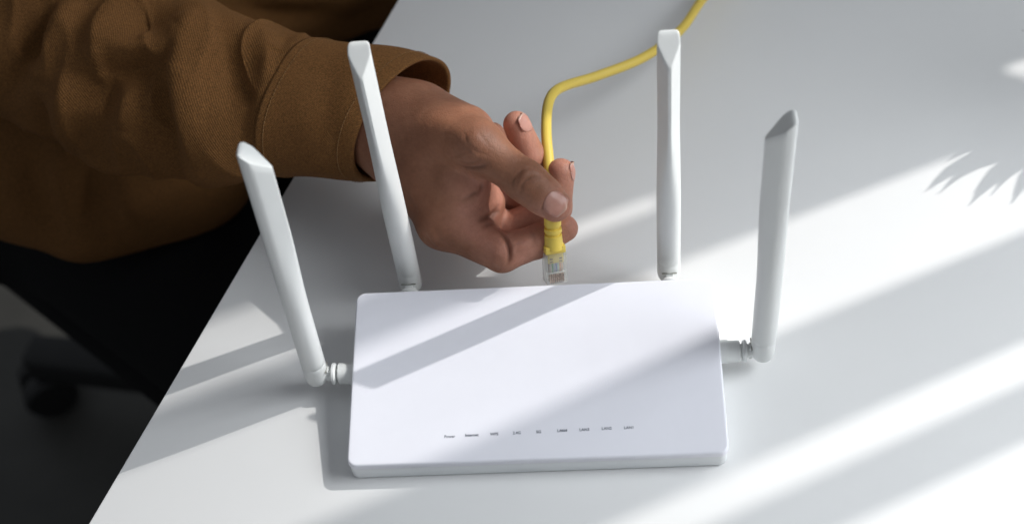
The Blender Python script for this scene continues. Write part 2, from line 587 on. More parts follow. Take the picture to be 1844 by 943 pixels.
def router_shell():
    rings = []
    R0 = 0.0048
    # top cover: flat top, rounded rim, short skirt that ends at the seam
    b = 0.0011
    for inset, drop in [(0.006, 0), (0.0022, 0), (b, 0.00002)] + [(b * (1 - math.sin(a)), b * (1 - math.cos(a))) for a in np.radians((22, 45, 67, 90))] + [(0, 0.0034), (0.0003, 0.0037)]:
        rings.append([(x, y, top_z(y) - drop) for x, y in rrect(RW - 2 * inset, RD - 2 * inset, R0 - min(inset, 0.0036))])
    n = len(rings[0])
    v = [p for r in rings for p in r]
    f = [tuple(reversed(q)) for q in grid_faces(len(rings), n)] + [tuple(range(n))]
    obj("top_cover", v, f, M['router'], router)
    # base: from the seam down to the desk, narrowing a little
    rings = []
    for inset, z in ((0.0004, None), (0.0005, 0.5), (0.0006, 0.0014), (0.0009, 0.0007), (0.0016, 0.0004), (0.02, 0.0004)):
        ring = []
        for x, y in rrect(RW - 2 * inset, RD - 2 * inset, R0 - min(inset, 0.0036)):
            zt = top_z(y) - 0.0039
            zz = zt if z is None else (0.5 * (zt + 0.0014) if z == 0.5 else z)
            ring.append((x, y, zz))
        rings.append(ring)
    v = [p for r in rings for p in r]
    obj("base_shell", v, [tuple(reversed(q)) for q in grid_faces(len(rings), n)] + [tuple(range((len(rings) - 1) * n, len(rings) * n))[::-1]], M['router_side'], router)
    for x in (-0.075, 0.075):
        for y in (-0.035, 0.035):
            vv, ff = lathe([(0.004, 0.0), (0.0045, 0.0002), (0.0045, 0.0006)], 16)
            o = obj("rubber_foot", vv, ff, M['black'], router); o.location = (x, y, 0)
    # sockets on the back
    for i, x in enumerate((-0.030, -0.012, 0.006, 0.024, 0.042)):
        rbox("network_port", (x, RD / 2 + 0.0001, 0.0135), (0.0125, 0.0012, 0.0105), M['black'], router, 0.0003)
router_shell()

def flat_text(body, size, name, parent, mat, p, squeeze=1.0):
    cu = bpy.data.curves.new(name, 'FONT')
    cu.body = body; cu.size = size; cu.align_x = 'CENTER'; cu.align_y = 'CENTER'
    cu.extrude = 0.00003; cu.offset = 0.00004
    tmp = bpy.data.objects.new("tmp", cu); C.objects.link(tmp)
    dg = bpy.context.evaluated_depsgraph_get()
    me = bpy.data.meshes.new_from_object(tmp.evaluated_get(dg))
    bpy.data.objects.remove(tmp)
    me.materials.clear(); me.materials.append(mat)
    o = bpy.data.objects.new(name, me); C.objects.link(o); o.parent = parent
    o.location = p; o.rotation_euler = (math.atan(SL), 0, 0); o.scale = (squeeze, 1, 1)
    return o
for word, p in (("Power", (-0.0435, -0.0352, 0.0154)), ("Internet", (-0.0323, -0.0349, 0.0155)), ("WPS", (-0.0210, -0.0348, 0.0155)), ("2.4G", (-0.0097, -0.0346, 0.0155)), ("5G", (0.0013, -0.0345, 0.0156)),
                ("LAN4", (0.0131, -0.0343, 0.0156)), ("LAN3", (0.0242, -0.0342, 0.0156)), ("LAN2", (0.0353, -0.0340, 0.0156)), ("LAN1", (0.0464, -0.0340, 0.0156))):
    flat_text(word, 0.00212, "printed_word", router, M['ink'], (p[0], p[1], p[2] + 0.00008), 0.98)

def antenna(base, tip, toward):
    """base/tip: axis points; toward: unit vector to the router (the ridge side)"""
    base = Vector(base); tip = Vector(tip)
    L = (tip - base).length
    z = (tip - base).normalized()
    t = Vector(toward); t = (t - z * t.dot(z)).normalized()
    s = z.cross(t)
    frm = Matrix(((s.x, t.x, z.x, base.x), (s.y, t.y, z.y, base.y), (s.z, t.z, z.z, base.z), (0, 0, 0, 1)))
    n = 40
    def section(k, b):
        """b = 0 round .. 1 teardrop with a ridge to +y"""
        a = 2 * math.pi * k / n
        rx, ry = 0.0063 * math.cos(a), 0.0063 * math.sin(a)
        sa, ca = math.sin(a), math.cos(a)
        if sa < 0:
            tx = math.copysign(abs(ca) ** 0.45, ca) * 0.0054; ty = -0.0056 * abs(sa) ** 0.8
        else:
            tx = (math.copysign(1 - 0.86 * sa ** 1.1, ca) if abs(ca) > 1e-6 else 0.0) * 0.0054; ty = 0.0078 * sa
        return rx + (tx - rx) * b, ry + (ty - ry) * b
    rings = []
    hs = [-0.0062, -0.0060, -0.0054, -0.0042, -0.0024, 0.0, 0.004, 0.008, 0.0105, 0.0107, 0.0109, 0.0111, 0.014]
    hs += list(np.linspace(0.02, L, 26))
    drop = 0.0140
    def cut(y):
        z = -drop * min(max((y + 0.0055) / 0.0133, 0), 1)
        t = min(max((-0.0022 - y) / 0.0033, 0), 1)
        return z - 0.0034 * (1 - math.sqrt(max(0.0, 1 - 0.96 * t * t)))
    for h in hs:
        b = min(max((h - 0.30 * L) / (0.42 * L), 0), 1); b = b * b * (3 - 2 * b)
        w = min(max(h / L, 0), 1) ** 3
        q = 1.0
        if h < 0: q = math.sqrt(max(0.03, 1 - (h / 0.00625) ** 2)) ** 0.8
        if h in (0.0107, 0.0109): q = 0.985
        ring = []
        for k in range(n):
            x, y = section(k, b)
            ring.append((x * q, y * q, h + w * cut(y)))
        rings.append(ring)
    for inset, up in ((0.97, 0.00018), (0.92, 0.00032), (0.84, 0.00036), (0.7, 0.00036), (0.5, 0.00036), (0.25, 0.00036)):
        ring = []
        for k in range(n):
            x, y = section(k, 1.0)
            y2 = 0.0006 + (y - 0.0006) * inset
            ring.append((x * inset, y2, L + cut(y2) + up))
        rings.append(ring)
    v = [p for r in rings for p in r]
    f = grid_faces(len(rings), n) + [tuple(range(n))[::-1], tuple(range((len(rings) - 1) * n, len(rings) * n))]
    o = obj("antenna", v, f, M['antenna'], router)
    o.matrix_local = frm
    o.data.set_sharp_from_angle(angle=math.radians(50))
    # hinge: neck, collar ring and the swivel socket, from the foot of the antenna to the router
    def turned(name, prof, nn=36, mat=M['antenna']):
        vv, ff = lathe([(r, h) for r, h in prof], nn)
        vv = [(x, h, -y) for x, y, h in vv]
        q = obj(name, vv, ff, mat, o)
        q.data.set_sharp_from_angle(angle=math.radians(35))
        return q
    turned("hinge_neck", [(0.0036, 0.003), (0.0036, 0.0098)])
    turned("collar_ring", [(0.0036, 0.0081), (0.0051, 0.0083), (0.0058, 0.0088), (0.0058, 0.0098), (0.0051, 0.0106), (0.0040, 0.0109)])
    turned("swivel_socket", [(0.0035, 0.0105), (0.0038, 0.0117), (0.0050, 0.0118), (0.0056, 0.0122), (0.0056, 0.0180), (0.0062, 0.0181), (0.0062, 0.0262)])
    rbox("hinge_slot", (0, 0.00615, 0.0055), (0.0080, 0.0006, 0.0007), M['slot_grey'], o, 0.0002)
    rbox("hinge_pin", (0, 0.0064, 0.0), (0.0042, 0.0016, 0.0090), M['antenna'], o, 0.0005)
    return o
Z0 = 0.0128
antenna((-0.1157, 0.0083, Z0), (-0.1153, 0.0098, 0.1825), (1, 0, 0))
antenna((0.1173, 0.0125, Z0), (0.1184, 0.0126, 0.1825), (-1, 0, 0))
antenna((-0.0690, 0.0680, Z0), (-0.0718, 0.0717, 0.1825), (0, -1, 0))
antenna((0.0722, 0.0680, Z0), (0.0718, 0.0678, 0.1825), (0, -1, 0))

# ------------------------------------------------------------------ network cable
lan = empty("network_cable", "yellow network cable with a clear plug held between thumb and finger", "cable")
PA = np.array((0.0115, 0.0663, 0.0502)); PB = np.array((0.0111, 0.0549, 0.0249))       # plug axis, boot end to nose
cable_pts = [(0.1747, 0.4066, 0.0035), (0.1387, 0.3461, 0.0060), (0.1080, 0.2912, 0.0140), (0.0902, 0.2517, 0.0220), (0.0665, 0.2183, 0.0320), (0.0379, 0.1912, 0.0440), (0.0203, 0.1751, 0.0530), (0.0129, 0.1625, 0.0590), (0.0099, 0.1470, 0.0630),
             (0.0093, 0.1246, 0.0660), (0.0103, 0.1056, 0.0640), (0.0114, 0.0890, 0.0600), (0.0118, 0.0761, 0.0545), tuple(PA)]
vv, ff = tube(catmull(cable_pts, 14), 0.00292, 20)
obj("cable_sheath", vv, ff, M['yellow'], lan)
ax = PB - PA; ax /= np.linalg.norm(ax)
tc = np.array((0.0654, -0.6417, 0.7642))
upn = tc - ax * (tc @ ax); upn /= np.linalg.norm(upn)
rt_ = np.cross(ax, upn); 
tilt = math.radians(-13)                                              # rolled a little so its right flank shows
upn, rt_ = upn * math.cos(tilt) + rt_ * math.sin(tilt), rt_ * math.cos(tilt) - upn * math.sin(tilt)
PO = PB - ax * 0.0215
PF = Matrix(((rt_[0], ax[0], upn[0], PO[0]), (rt_[1], ax[1], upn[1], PO[1]), (rt_[2], ax[2], upn[2], PO[2]), (0, 0, 0, 1)))
# strain-relief boot: local y runs from cable to nose, z towards the contacts
prof = [(0.0034, -0.020), (0.0043, -0.0198), (0.0045, -0.0150), (0.0045, -0.0112), (0.0036, -0.0110), (0.0036, -0.0096), (0.0046, -0.0094), (0.0047, -0.0074), (0.0037, -0.0072), (0.0037, -0.0058), (0.0046, -0.0056), (0.0049, -0.0015), (0.0054, 0.0020)]
v, f = lathe(prof, 28)
v = [(x, h, y) for x, y, h in v]
boot = obj("strain_relief_boot", v, [tuple(reversed(q)) for q in f], M['boot'], lan); boot.matrix_local = PF
boot.data.set_sharp_from_angle(angle=math.radians(35))
bm = bmesh.new()
box_bm(bm, (0, 0.0020, 0.0), (0.0112, 0.0042, 0.0082), 0.0007)
o = from_bm("boot_shoulder", bm, M['boot'], boot, True, math.radians(40))
rbox("boot_tongue", (0, 0.0068, 0.0010), (0.0084, 0.0058, 0.0048), M['boot'], boot, 0.0004)
for x in (-0.0026, 0.0026):
    for y in (0.0070, 0.0086):
        rbox("boot_slot", (x, y, 0.00342), (0.0017, 0.0008, 0.0002), M['slot'], boot)
bm = bmesh.new()
box_bm(bm, (0, 0.0128, 0), (0.0117, 0.0174, 0.0080), 0.0005)
plug = from_bm("plug_housing", bm, M['clear'], lan, True, math.radians(40)); plug.matrix_local = PF
# hollow of the housing, seen through the clear plastic
bm = bmesh.new()
box_bm(bm, (0, 0.0098, 0.0004), (0.0092, 0.0120, 0.0064), 0.0003)
bmesh.ops.reverse_faces(bm, faces=bm.faces)
from_bm("housing_hollow", bm, M['clear'], plug, True, math.radians(40))
for k in range(8):
    x = (k - 3.5) * 0.00104
    vv, ff = tube([(x, 0.0098, 0.0014), (x, 0.0128, 0.0016), (x, 0.0156, 0.0012)], 0.00046, 10)
    obj("wire", vv, ff, WIRE[k], plug)
    bm = bmesh.new()
    box_bm(bm, (x, 0.0181, 0.0020), (0.00042, 0.0052, 0.0046), 0.0001)
    from_bm("contact", bm, M['copper'], plug)
rbox("contact_bar", (0, 0.0148, 0.00415), (0.0096, 0.0006, 0.0005), M['clear'], plug, 0.0001)
bm = bmesh.new()
box_bm(bm, (0, 0.0140, -0.0062), (0.0052, 0.0170, 0.0011), 0.0003)
box_bm(bm, (0, 0.0218, -0.0052), (0.0040, 0.0022, 0.0030), 0.0003)
from_bm("latch", bm, M['clear'], plug, True, math.radians(40))

# ------------------------------------------------------------------ person
person = empty("person", "person in a brown twill jacket and black trousers holding the yellow cable", "person", loc=(0, 0, 0))
TC = np.array((0.0654, -0.6417, 0.7642)); UP = np.array((0.0442, 0.7669, 0.6402)); RT_ = np.array((0.9969, 0.0081, -0.0786))
mm_ = 0.001
W0 = (-0.1238, 0.1613, 0.0643); W1 = (-0.0940, 0.1488, 0.0669); W2 = (-0.0760, 0.1359, 0.0650)
M2 = (-0.0480, 0.0824, 0.0439); M3 = (-0.0484, 0.0980, 0.0400); M4 = (-0.0455, 0.1130, 0.0380); M5 = (-0.0442, 0.1275, 0.0369)
T0 = (-0.0649, 0.1257, 0.0765); T1 = (-0.0258, 0.0950, 0.0892); T2 = (-0.0011, 0.0777, 0.0791); T3 = (0.0137, 0.0695, 0.0683)
I1 = (-0.0163, 0.0634, 0.0396); I2 = (0.0033, 0.0697, 0.0406); I3 = (0.0174, 0.0750, 0.0438)
J1 = (-0.0138, 0.0848, 0.0325); J2 = (0.0126, 0.0894, 0.0445); J3 = (0.0166, 0.0992, 0.0616)
K1 = (-0.0055, 0.1041, 0.0349); K2 = (0.0008, 0.1108, 0.0609); K3 = (-0.0059, 0.1193, 0.0791)
L1 = (-0.0171, 0.1216, 0.0349); L2 = (-0.0127, 0.1270, 0.0521); L3 = (-0.0199, 0.1283, 0.0643)

def build_hand():
    pts = np.array([W0, W1, W2, M2, M3, M4, M5, T0, T1, T2, T3, I1, I2, I3, J1, J2, J3, K1, K2, K3, L1, L2, L3])
    lo_, hi_ = pts.min(0) - 0.036, pts.max(0) + 0.022
    F = Field(lo_, hi_, 0.00072)
    # forearm, wrist and palm
    F.cone(W0, W1, 0.026, 0.0205, 0.01)
    F.cone(W1, W2, 0.0205, 0.0215, 0.012)
    F.cone(W2, (-0.0618, 0.1145, 0.0563), 0.019, 0.0165, 0.012)
    F.cone(W2, M2, 0.0180, 0.0116, 0.016)
    F.cone(W2, M3, 0.0185, 0.0118, 0.014)
    F.cone(W2, M4, 0.0185, 0.0112, 0.014)
    F.cone(W2, M5, 0.0185, 0.0105, 0.014)
    F.cone(M2, M5, 0.0105, 0.0100, 0.010)
    # thumb root and ball of the thumb
    F.cone(T0, T1, 0.0185, 0.0125, 0.014)
    F.cone((-0.0552, 0.1294, 0.0709), (-0.0318, 0.1126, 0.0810), 0.020, 0.0135, 0.014)
    F.cone((-0.0507, 0.1072, 0.0623), (-0.0333, 0.0968, 0.0626), 0.0165, 0.0120, 0.012)
    # web between thumb and first finger
    F.cone((-0.0430, 0.0867, 0.0523), (-0.0340, 0.0909, 0.0655), 0.0110, 0.0105, 0.010)
    F.cone((-0.0336, 0.0929, 0.0580), (-0.0256, 0.0922, 0.0476), 0.0115, 0.0110, 0.008)
    F.cone((-0.0355, 0.0838, 0.0492), (-0.0286, 0.0815, 0.0454), 0.0105, 0.0095, 0.008)
    palm = F.v.copy()
    res = palm.copy()
    def digit(chain, k_in, k_palm, extra=()):
        F.v = np.full_like(palm, 1.0)
        for a, b, r1, r2 in chain:
            F.cone(a, b, r1, r2, k_in)
        for c, axes, r in extra:
            F.ell(c, axes, r, 0.004)
        d = smin(palm, F.v, k_palm)
        return d
    out = []
    d_thumb = digit([(T1, T2, 0.0118, 0.0102), (T2, T3, 0.0102, 0.0086), (T2, (np.array(T2) * 0.45 + np.array(T3) * 0.55), 0.0099, 0.0101)], 0.0035, 0.009)
    d_index = digit([(M2, I1, 0.0122, 0.0104), (I1, I2, 0.0101, 0.0089), (I2, I3, 0.0089, 0.0072)], 0.0022, 0.007)
    d_mid = digit([(M3, J1, 0.0115, 0.0101), (J1, J2, 0.0100, 0.0088), (J2, J3, 0.0088, 0.0075)], 0.0022, 0.004)
    d_ring = digit([(M4, K1, 0.0108, 0.0092), (K1, K2, 0.0096, 0.0086), (K2, K3, 0.0085, 0.0072)], 0.0022, 0.006)
    d_pinky = digit([(M5, L1, 0.0098, 0.0082), (L1, L2, 0.0080, 0.0072), (L2, L3, 0.0072, 0.0060)], 0.0022, 0.006)
    for d in (d_thumb, d_index, d_mid, d_ring, d_pinky):
        res = smin(res, d, 0.0006)
    F.v = res
    P, Q = F.mesh(2)
    return P, Q

HP, HQ = build_hand()
# which skin is palm: pale and pinkish
bones = [(T1, T2, -TC), (T2, T3, -TC), (M2, I1, UP * 0.9 + RT_ * 0.4 + TC * 0.45), (I1, I2, UP * 0.9 + TC * 0.45), (I2, I3, UP + TC * 0.4),
         (M3, J1, UP + TC * 0.6), (J1, J2, UP + TC * 0.9 - RT_ * 0.3), (J2, J3, -RT_ * 0.8 + TC * 0.9), (M4, K1, UP + TC), (K1, K2, -RT_ + TC * 0.6), (K2, K3, -RT_ * 0.7 - UP * 0.2 + TC * 0.9),
         (M5, L1, UP), (L1, L2, -RT_), (L2, L3, -RT_), ((-0.0430, 0.0867, 0.0523), (-0.0306, 0.0923, 0.0638), UP * 0.4 + RT_ * 1.0 + TC * 0.2), (T0, T1, -TC * 0.4 + RT_ * 0.6 - UP * 0.5), (W1, W2, UP - TC), (W0, W1, UP - TC),
         (W2, M2, UP * 0.6 + RT_ * 0.7 - TC * 0.2)]
HN = vnormals(HP, HQ)
wsum = np.zeros(len(HP)); psum = np.zeros(len(HP))
for a, b, dr in bones:
    d, t = polydist(HP, np.array([a, b], float)); dr = dr / np.linalg.norm(dr)
    w = np.exp(-d / 0.0025)
    wsum += w; psum += w * (HN @ dr)
palmar = np.clip((psum / (wsum + 1e-30) + 0.28) / 0.80, 0, 1); palmar = palmar * palmar * (3 - 2 * palmar)
for tip, r in ((I3, 0.016), (J3, 0.015), (K3, 0.014), (T3, 0.010)):
    d = np.linalg.norm(HP - np.array(tip), axis=1)
    palmar = np.maximum(palmar, 0.85 * np.clip(1.6 - d / r, 0, 1) ** 0.8)

for spot, r in (((-0.0295, 0.0877, 0.0677), 0.012), ((-0.0321, 0.0783, 0.0574), 0.010), ((-0.0255, 0.0878, 0.0543), 0.013), ((-0.0196, 0.0640, 0.0496), 0.011), ((-0.0234, 0.0783, 0.0488), 0.012), ((-0.0051, 0.0624, 0.0469), 0.012), ((-0.0085, 0.0851, 0.0427), 0.012)):
    d = np.linalg.norm(HP - np.array(spot), axis=1)
    palmar = np.maximum(palmar, 0.9 * np.clip(1.5 - d / r, 0, 1))

strokes = [
    # folds at the thumb's middle joint
    ([((0.0036, -0.0510, 0.2131), (-0.0198, 0.2006, -0.0578)), ((0.0044, -0.0484, 0.2153), (-0.0185, 0.2050, -0.0543)), ((0.0074, -0.0460, 0.2170), (-0.0136, 0.2088, -0.0514)), ((0.0107, -0.0451, 0.2174), (-0.0082, 0.2102, -0.0507))], -0.0009, 0.0010),
    ([((0.0066, -0.0525, 0.2116), (-0.0149, 0.1982, -0.0603)), ((0.0080, -0.0498, 0.2137), (-0.0126, 0.2025, -0.0568)), ((0.0109, -0.0481, 0.2149), (-0.0078, 0.2053, -0.0549)), ((0.0142, -0.0476, 0.2151), (-0.0024, 0.2062, -0.0546))], -0.0011, 0.0010),
    ([((0.0084, -0.0507, 0.2130), (-0.0119, 0.2012, -0.0580)), ((0.0104, -0.0491, 0.2141), (-0.0086, 0.2037, -0.0562)), ((0.0131, -0.0488, 0.2142), (-0.0043, 0.2043, -0.0561))], -0.0005, 0.0008),
    ([((0.0054, -0.0497, 0.2141), (-0.0168, 0.2028, -0.0562)), ((0.0064, -0.0475, 0.2158), (-0.0152, 0.2063, -0.0534)), ((0.0091, -0.0463, 0.2166), (-0.0108, 0.2083, -0.0521))], -0.0004, 0.0007),
    # crease where the thumb leaves the hand
    ([((-0.0176, -0.0442, 0.2206), (-0.0546, 0.2118, -0.0455)), ((-0.0127, -0.0453, 0.2193), (-0.0465, 0.2099, -0.0477)), ((-0.0077, -0.0451, 0.2190), (-0.0384, 0.2102, -0.0481)), ((-0.0059, -0.0441, 0.2197), (-0.0354, 0.2119, -0.0470))], -0.0011, 0.0014),
    ([((-0.0167, -0.0432, 0.2214), (-0.0531, 0.2134, -0.0442)), ((-0.0124, -0.0438, 0.2205), (-0.0460, 0.2124, -0.0457)), ((-0.0089, -0.0431, 0.2208), (-0.0403, 0.2135, -0.0452))], -0.0006, 0.0010),
    ([((-0.0197, -0.0424, 0.2223), (-0.0579, 0.2147, -0.0427)), ((-0.0153, -0.0409, 0.2233), (-0.0507, 0.2172, -0.0412)), ((-0.0117, -0.0395, 0.2241), (-0.0449, 0.2195, -0.0398))], -0.0004, 0.0011),
    # palm folds
    ([((-0.0152, -0.0548, 0.2115), (-0.0506, 0.1943, -0.0604)), ((-0.0117, -0.0531, 0.2126), (-0.0448, 0.1971, -0.0586)), ((-0.0085, -0.0511, 0.2141), (-0.0396, 0.2004, -0.0562)), ((-0.0057, -0.0481, 0.2163), (-0.0351, 0.2054, -0.0525))], -0.0009, 0.0014),
    ([((-0.0099, -0.0611, 0.2058), (-0.0420, 0.1840, -0.0698)), ((-0.0069, -0.0601, 0.2064), (-0.0369, 0.1857, -0.0688)), ((-0.0042, -0.0587, 0.2073), (-0.0326, 0.1879, -0.0673)), ((-0.0019, -0.0567, 0.2088), (-0.0288, 0.1912, -0.0649))], -0.0012, 0.0014),
    ([((-0.0083, -0.0631, 0.2040), (-0.0393, 0.1808, -0.0728)), ((-0.0052, -0.0621, 0.2046), (-0.0343, 0.1825, -0.0718)), ((-0.0022, -0.0624, 0.2040), (-0.0294, 0.1820, -0.0726))], -0.0007, 0.0011),
    # inside of the first finger's middle joint
    ([((-0.0019, -0.0641, 0.2026), (-0.0288, 0.1792, -0.0750)), ((0.0004, -0.0664, 0.2005), (-0.0251, 0.1754, -0.0785)), ((0.0015, -0.0690, 0.1982), (-0.0232, 0.1711, -0.0823)), ((0.0016, -0.0717, 0.1959), (-0.0231, 0.1667, -0.0859)), ((0.0006, -0.0737, 0.1943), (-0.0247, 0.1634, -0.0886))], -0.0026, 0.0012),
    ([((0.0102, -0.0643, 0.2014), (-0.0090, 0.1788, -0.0770)), ((0.0114, -0.0659, 0.1999), (-0.0070, 0.1761, -0.0794)), ((0.0113, -0.0679, 0.1982), (-0.0072, 0.1729, -0.0822))], -0.0004, 0.0010),
    ([((-0.0182, -0.0385, 0.2254), (-0.0555, 0.2210, -0.0376)), ((-0.0143, -0.0395, 0.2243), (-0.0492, 0.2194, -0.0395)), ((-0.0110, -0.0415, 0.2224), (-0.0437, 0.2162, -0.0426))], -0.0003, 0.0008),
    ([((-0.0141, -0.0348, 0.2282), (-0.0487, 0.2271, -0.0331)), ((-0.0129, -0.0375, 0.2259), (-0.0469, 0.2227, -0.0369)), ((-0.0131, -0.0405, 0.2234), (-0.0471, 0.2178, -0.0410))], -0.0003, 0.0008),
    ([((-0.0092, -0.0335, 0.2289), (-0.0408, 0.2293, -0.0319)), ((-0.0072, -0.0361, 0.2265), (-0.0375, 0.2250, -0.0358)), ((-0.0047, -0.0384, 0.2244), (-0.0335, 0.2212, -0.0393))], -0.0003, 0.0009),
    ([((-0.0121, -0.0385, 0.2250), (-0.0455, 0.2211, -0.0384)), ((-0.0092, -0.0405, 0.2231), (-0.0408, 0.2179, -0.0415)), ((-0.0049, -0.0414, 0.2219), (-0.0338, 0.2163, -0.0434))], -0.0003, 0.0008),
    ([((-0.0155, -0.0452, 0.2196), (-0.0511, 0.2101, -0.0471)), ((-0.0143, -0.0468, 0.2181), (-0.0492, 0.2074, -0.0495)), ((-0.0127, -0.0488, 0.2163), (-0.0465, 0.2042, -0.0525))], -0.0004, 0.0010),
    ([((-0.0125, -0.0455, 0.2191), (-0.0462, 0.2096, -0.0479)), ((-0.0113, -0.0475, 0.2173), (-0.0442, 0.2064, -0.0508)), ((-0.0106, -0.0498, 0.2153), (-0.0431, 0.2026, -0.0541))], -0.0003, 0.0010),
    ([((0.0028, -0.0497, 0.2143), (-0.0211, 0.2028, -0.0559)), ((0.0036, -0.0474, 0.2162), (-0.0198, 0.2066, -0.0528)), ((0.0061, -0.0452, 0.2178), (-0.0157, 0.2102, -0.0501))], -0.0003, 0.0007),
    ([((0.0122, -0.0516, 0.2119), (-0.0056, 0.1996, -0.0598)), ((0.0145, -0.0496, 0.2134), (-0.0019, 0.2029, -0.0574)), ((0.0172, -0.0489, 0.2137), (0.0024, 0.2040, -0.0568))], -0.0003, 0.0007),
    ([((-0.0052, -0.0608, 0.2057), (-0.0342, 0.1846, -0.0700)), ((-0.0033, -0.0587, 0.2072), (-0.0311, 0.1879, -0.0675)), ((-0.0015, -0.0581, 0.2076), (-0.0282, 0.1891, -0.0668))], -0.0009, 0.0010),
    ([((-0.0012, -0.0597, 0.2062), (-0.0277, 0.1863, -0.0691)), ((0.0002, -0.0577, 0.2078), (-0.0254, 0.1896, -0.0665))], -0.0004, 0.0009),
    ([((-0.0054, -0.0648, 0.2023), (-0.0345, 0.1781, -0.0754)), ((-0.0030, -0.0674, 0.1999), (-0.0305, 0.1738, -0.0794)), ((-0.0022, -0.0701, 0.1976), (-0.0294, 0.1694, -0.0832))], 0.0013, 0.0055),
    ([((0.0045, -0.0653, 0.2010), (-0.0183, 0.1771, -0.0776)), ((0.0061, -0.0677, 0.1989), (-0.0157, 0.1733, -0.0810)), ((0.0056, -0.0700, 0.1970), (-0.0166, 0.1695, -0.0842))], 0.0010, 0.0055),
    ([((-0.0140, -0.0568, 0.2097), (-0.0487, 0.1911, -0.0633)), ((-0.0105, -0.0551, 0.2108), (-0.0428, 0.1938, -0.0615)), ((-0.0065, -0.0534, 0.2119), (-0.0363, 0.1966, -0.0597))], 0.0010, 0.0050),
    # knuckle hump on the thumb, tendon
    ([((-0.0137, -0.0365, 0.2268), (-0.0482, 0.2244, -0.0354)), ((-0.0099, -0.0371, 0.2259), (-0.0419, 0.2233, -0.0368)), ((-0.0065, -0.0385, 0.2245), (-0.0363, 0.2212, -0.0391))], 0.0011, 0.0060),
    ([((0.0066, -0.0477, 0.2157), (-0.0148, 0.2061, -0.0536)), ((0.0103, -0.0483, 0.2148), (-0.0089, 0.2050, -0.0550))], 0.0006, 0.0050),
    ([((-0.0303, -0.0308, 0.2330), (-0.0753, 0.2337, -0.0253)), ((-0.0217, -0.0324, 0.2309), (-0.0613, 0.2311, -0.0287)), ((-0.0128, -0.0358, 0.2273), (-0.0467, 0.2255, -0.0346))], 0.0008, 0.0055),
    ([((-0.0291, -0.0669, 0.2025), (-0.0734, 0.1745, -0.0751)), ((-0.0258, -0.0659, 0.2031), (-0.0680, 0.1762, -0.0742))], 0.0012, 0.0060),
    # wrist lines
    ([((-0.0409, -0.0501, 0.2177), (-0.0927, 0.2022, -0.0502)), ((-0.0371, -0.0547, 0.2135), (-0.0864, 0.1946, -0.0571)), ((-0.0336, -0.0590, 0.2096), (-0.0808, 0.1875, -0.0635))], -0.0003, 0.0016),
    # side of the nails
    ([((0.0165, -0.0599, 0.2045), (0.0014, 0.1860, -0.0718)), ((0.0149, -0.0576, 0.2066), (-0.0012, 0.1898, -0.0684)), ((0.0164, -0.0549, 0.2087), (0.0011, 0.1942, -0.0650)), ((0.0204, -0.0522, 0.2107), (0.0078, 0.1986, -0.0618)), ((0.0218, -0.0517, 0.2110), (0.0099, 0.1995, -0.0613))], -0.0006, 0.0009),
    ([((0.0080, -0.0280, 0.2320), (-0.0126, 0.2383, -0.0268)), ((0.0083, -0.0303, 0.2301), (-0.0121, 0.2345, -0.0300)), ((0.0099, -0.0323, 0.2283), (-0.0095, 0.2312, -0.0330)), ((0.0124, -0.0340, 0.2267), (-0.0054, 0.2285, -0.0356))], -0.0005, 0.0008),
]
HP, dark = carve(HP, HQ, strokes)
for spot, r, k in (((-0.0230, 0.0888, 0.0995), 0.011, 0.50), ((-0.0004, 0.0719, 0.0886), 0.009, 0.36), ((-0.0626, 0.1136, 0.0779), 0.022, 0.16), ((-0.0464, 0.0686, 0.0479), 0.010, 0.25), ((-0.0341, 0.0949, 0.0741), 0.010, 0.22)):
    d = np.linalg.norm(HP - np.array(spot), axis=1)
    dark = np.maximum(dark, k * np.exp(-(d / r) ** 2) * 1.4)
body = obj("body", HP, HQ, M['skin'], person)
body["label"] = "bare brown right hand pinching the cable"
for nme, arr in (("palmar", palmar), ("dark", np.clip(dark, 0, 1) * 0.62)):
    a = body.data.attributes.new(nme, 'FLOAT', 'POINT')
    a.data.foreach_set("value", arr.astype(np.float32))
htree = bvh(HP, HQ)

def nail(center, along, normal, length, width, lift=0.00035):
    along = Vector(along).normalized(); nrm = Vector(normal); nrm = (nrm - along * nrm.dot(along)).normalized(); side = along.cross(nrm)
    c = Vector(center); n, m = 15, 13; v = []; ed = []
    for i in range(n):
        s = -1 + 2 * i / (n - 1)
        wd = math.sqrt(max(0.0, 1 - abs(s) ** 3.2)) if s < 0 else (1 - 0.10 * s ** 2) * (1 if s < 0.75 else math.sqrt(max(0.12, 1 - ((s - 0.75) / 0.27) ** 2)))
        wd = max(wd, 0.30)
        for j in range(m):
            t = -1 + 2 * j / (m - 1)
            arc = -0.12 * t * t * (1 if s > 0 else -0.6)
            p0 = c + along * (s + arc) * length / 2 + side * (t * wd * width / 2) + nrm * 0.012
            loc, nn, k, d = htree.ray_cast(p0, -nrm)
            if loc is None or d > 0.0135:
                loc = p0 - nrm * (0.0120 + 0.0016 * t * t); nn = nrm
            rim = max(abs(t) ** 6, (abs(s) ** 8 if s < 0 else 0))
            v.append(loc + nrm * (lift * (1 - 0.9 * rim)))
            ed.append(max(0.0, min(1.0, (s - 0.72) / 0.12)))
    f = [tuple(reversed(q)) for q in grid_faces(n, m, False)]
    A = np.array([tuple(q) for q in v]).reshape(n, m, 3)
    for _ in range(3):
        B = A.copy()
        B[1:-1, 1:-1] = (A[:-2, 1:-1] + A[2:, 1:-1] + A[1:-1, :-2] + A[1:-1, 2:]) / 4
        A = B
    o = obj("nail", A.reshape(-1, 3), f, M['nail'], person)
    a = o.data.attributes.new("edge", 'FLOAT', 'POINT'); a.data.foreach_set("value", np.array(ed, np.float32))
    sd = o.modifiers.new("solid", 'SOLIDIFY'); sd.thickness = 0.0002; sd.offset = -1
    return o
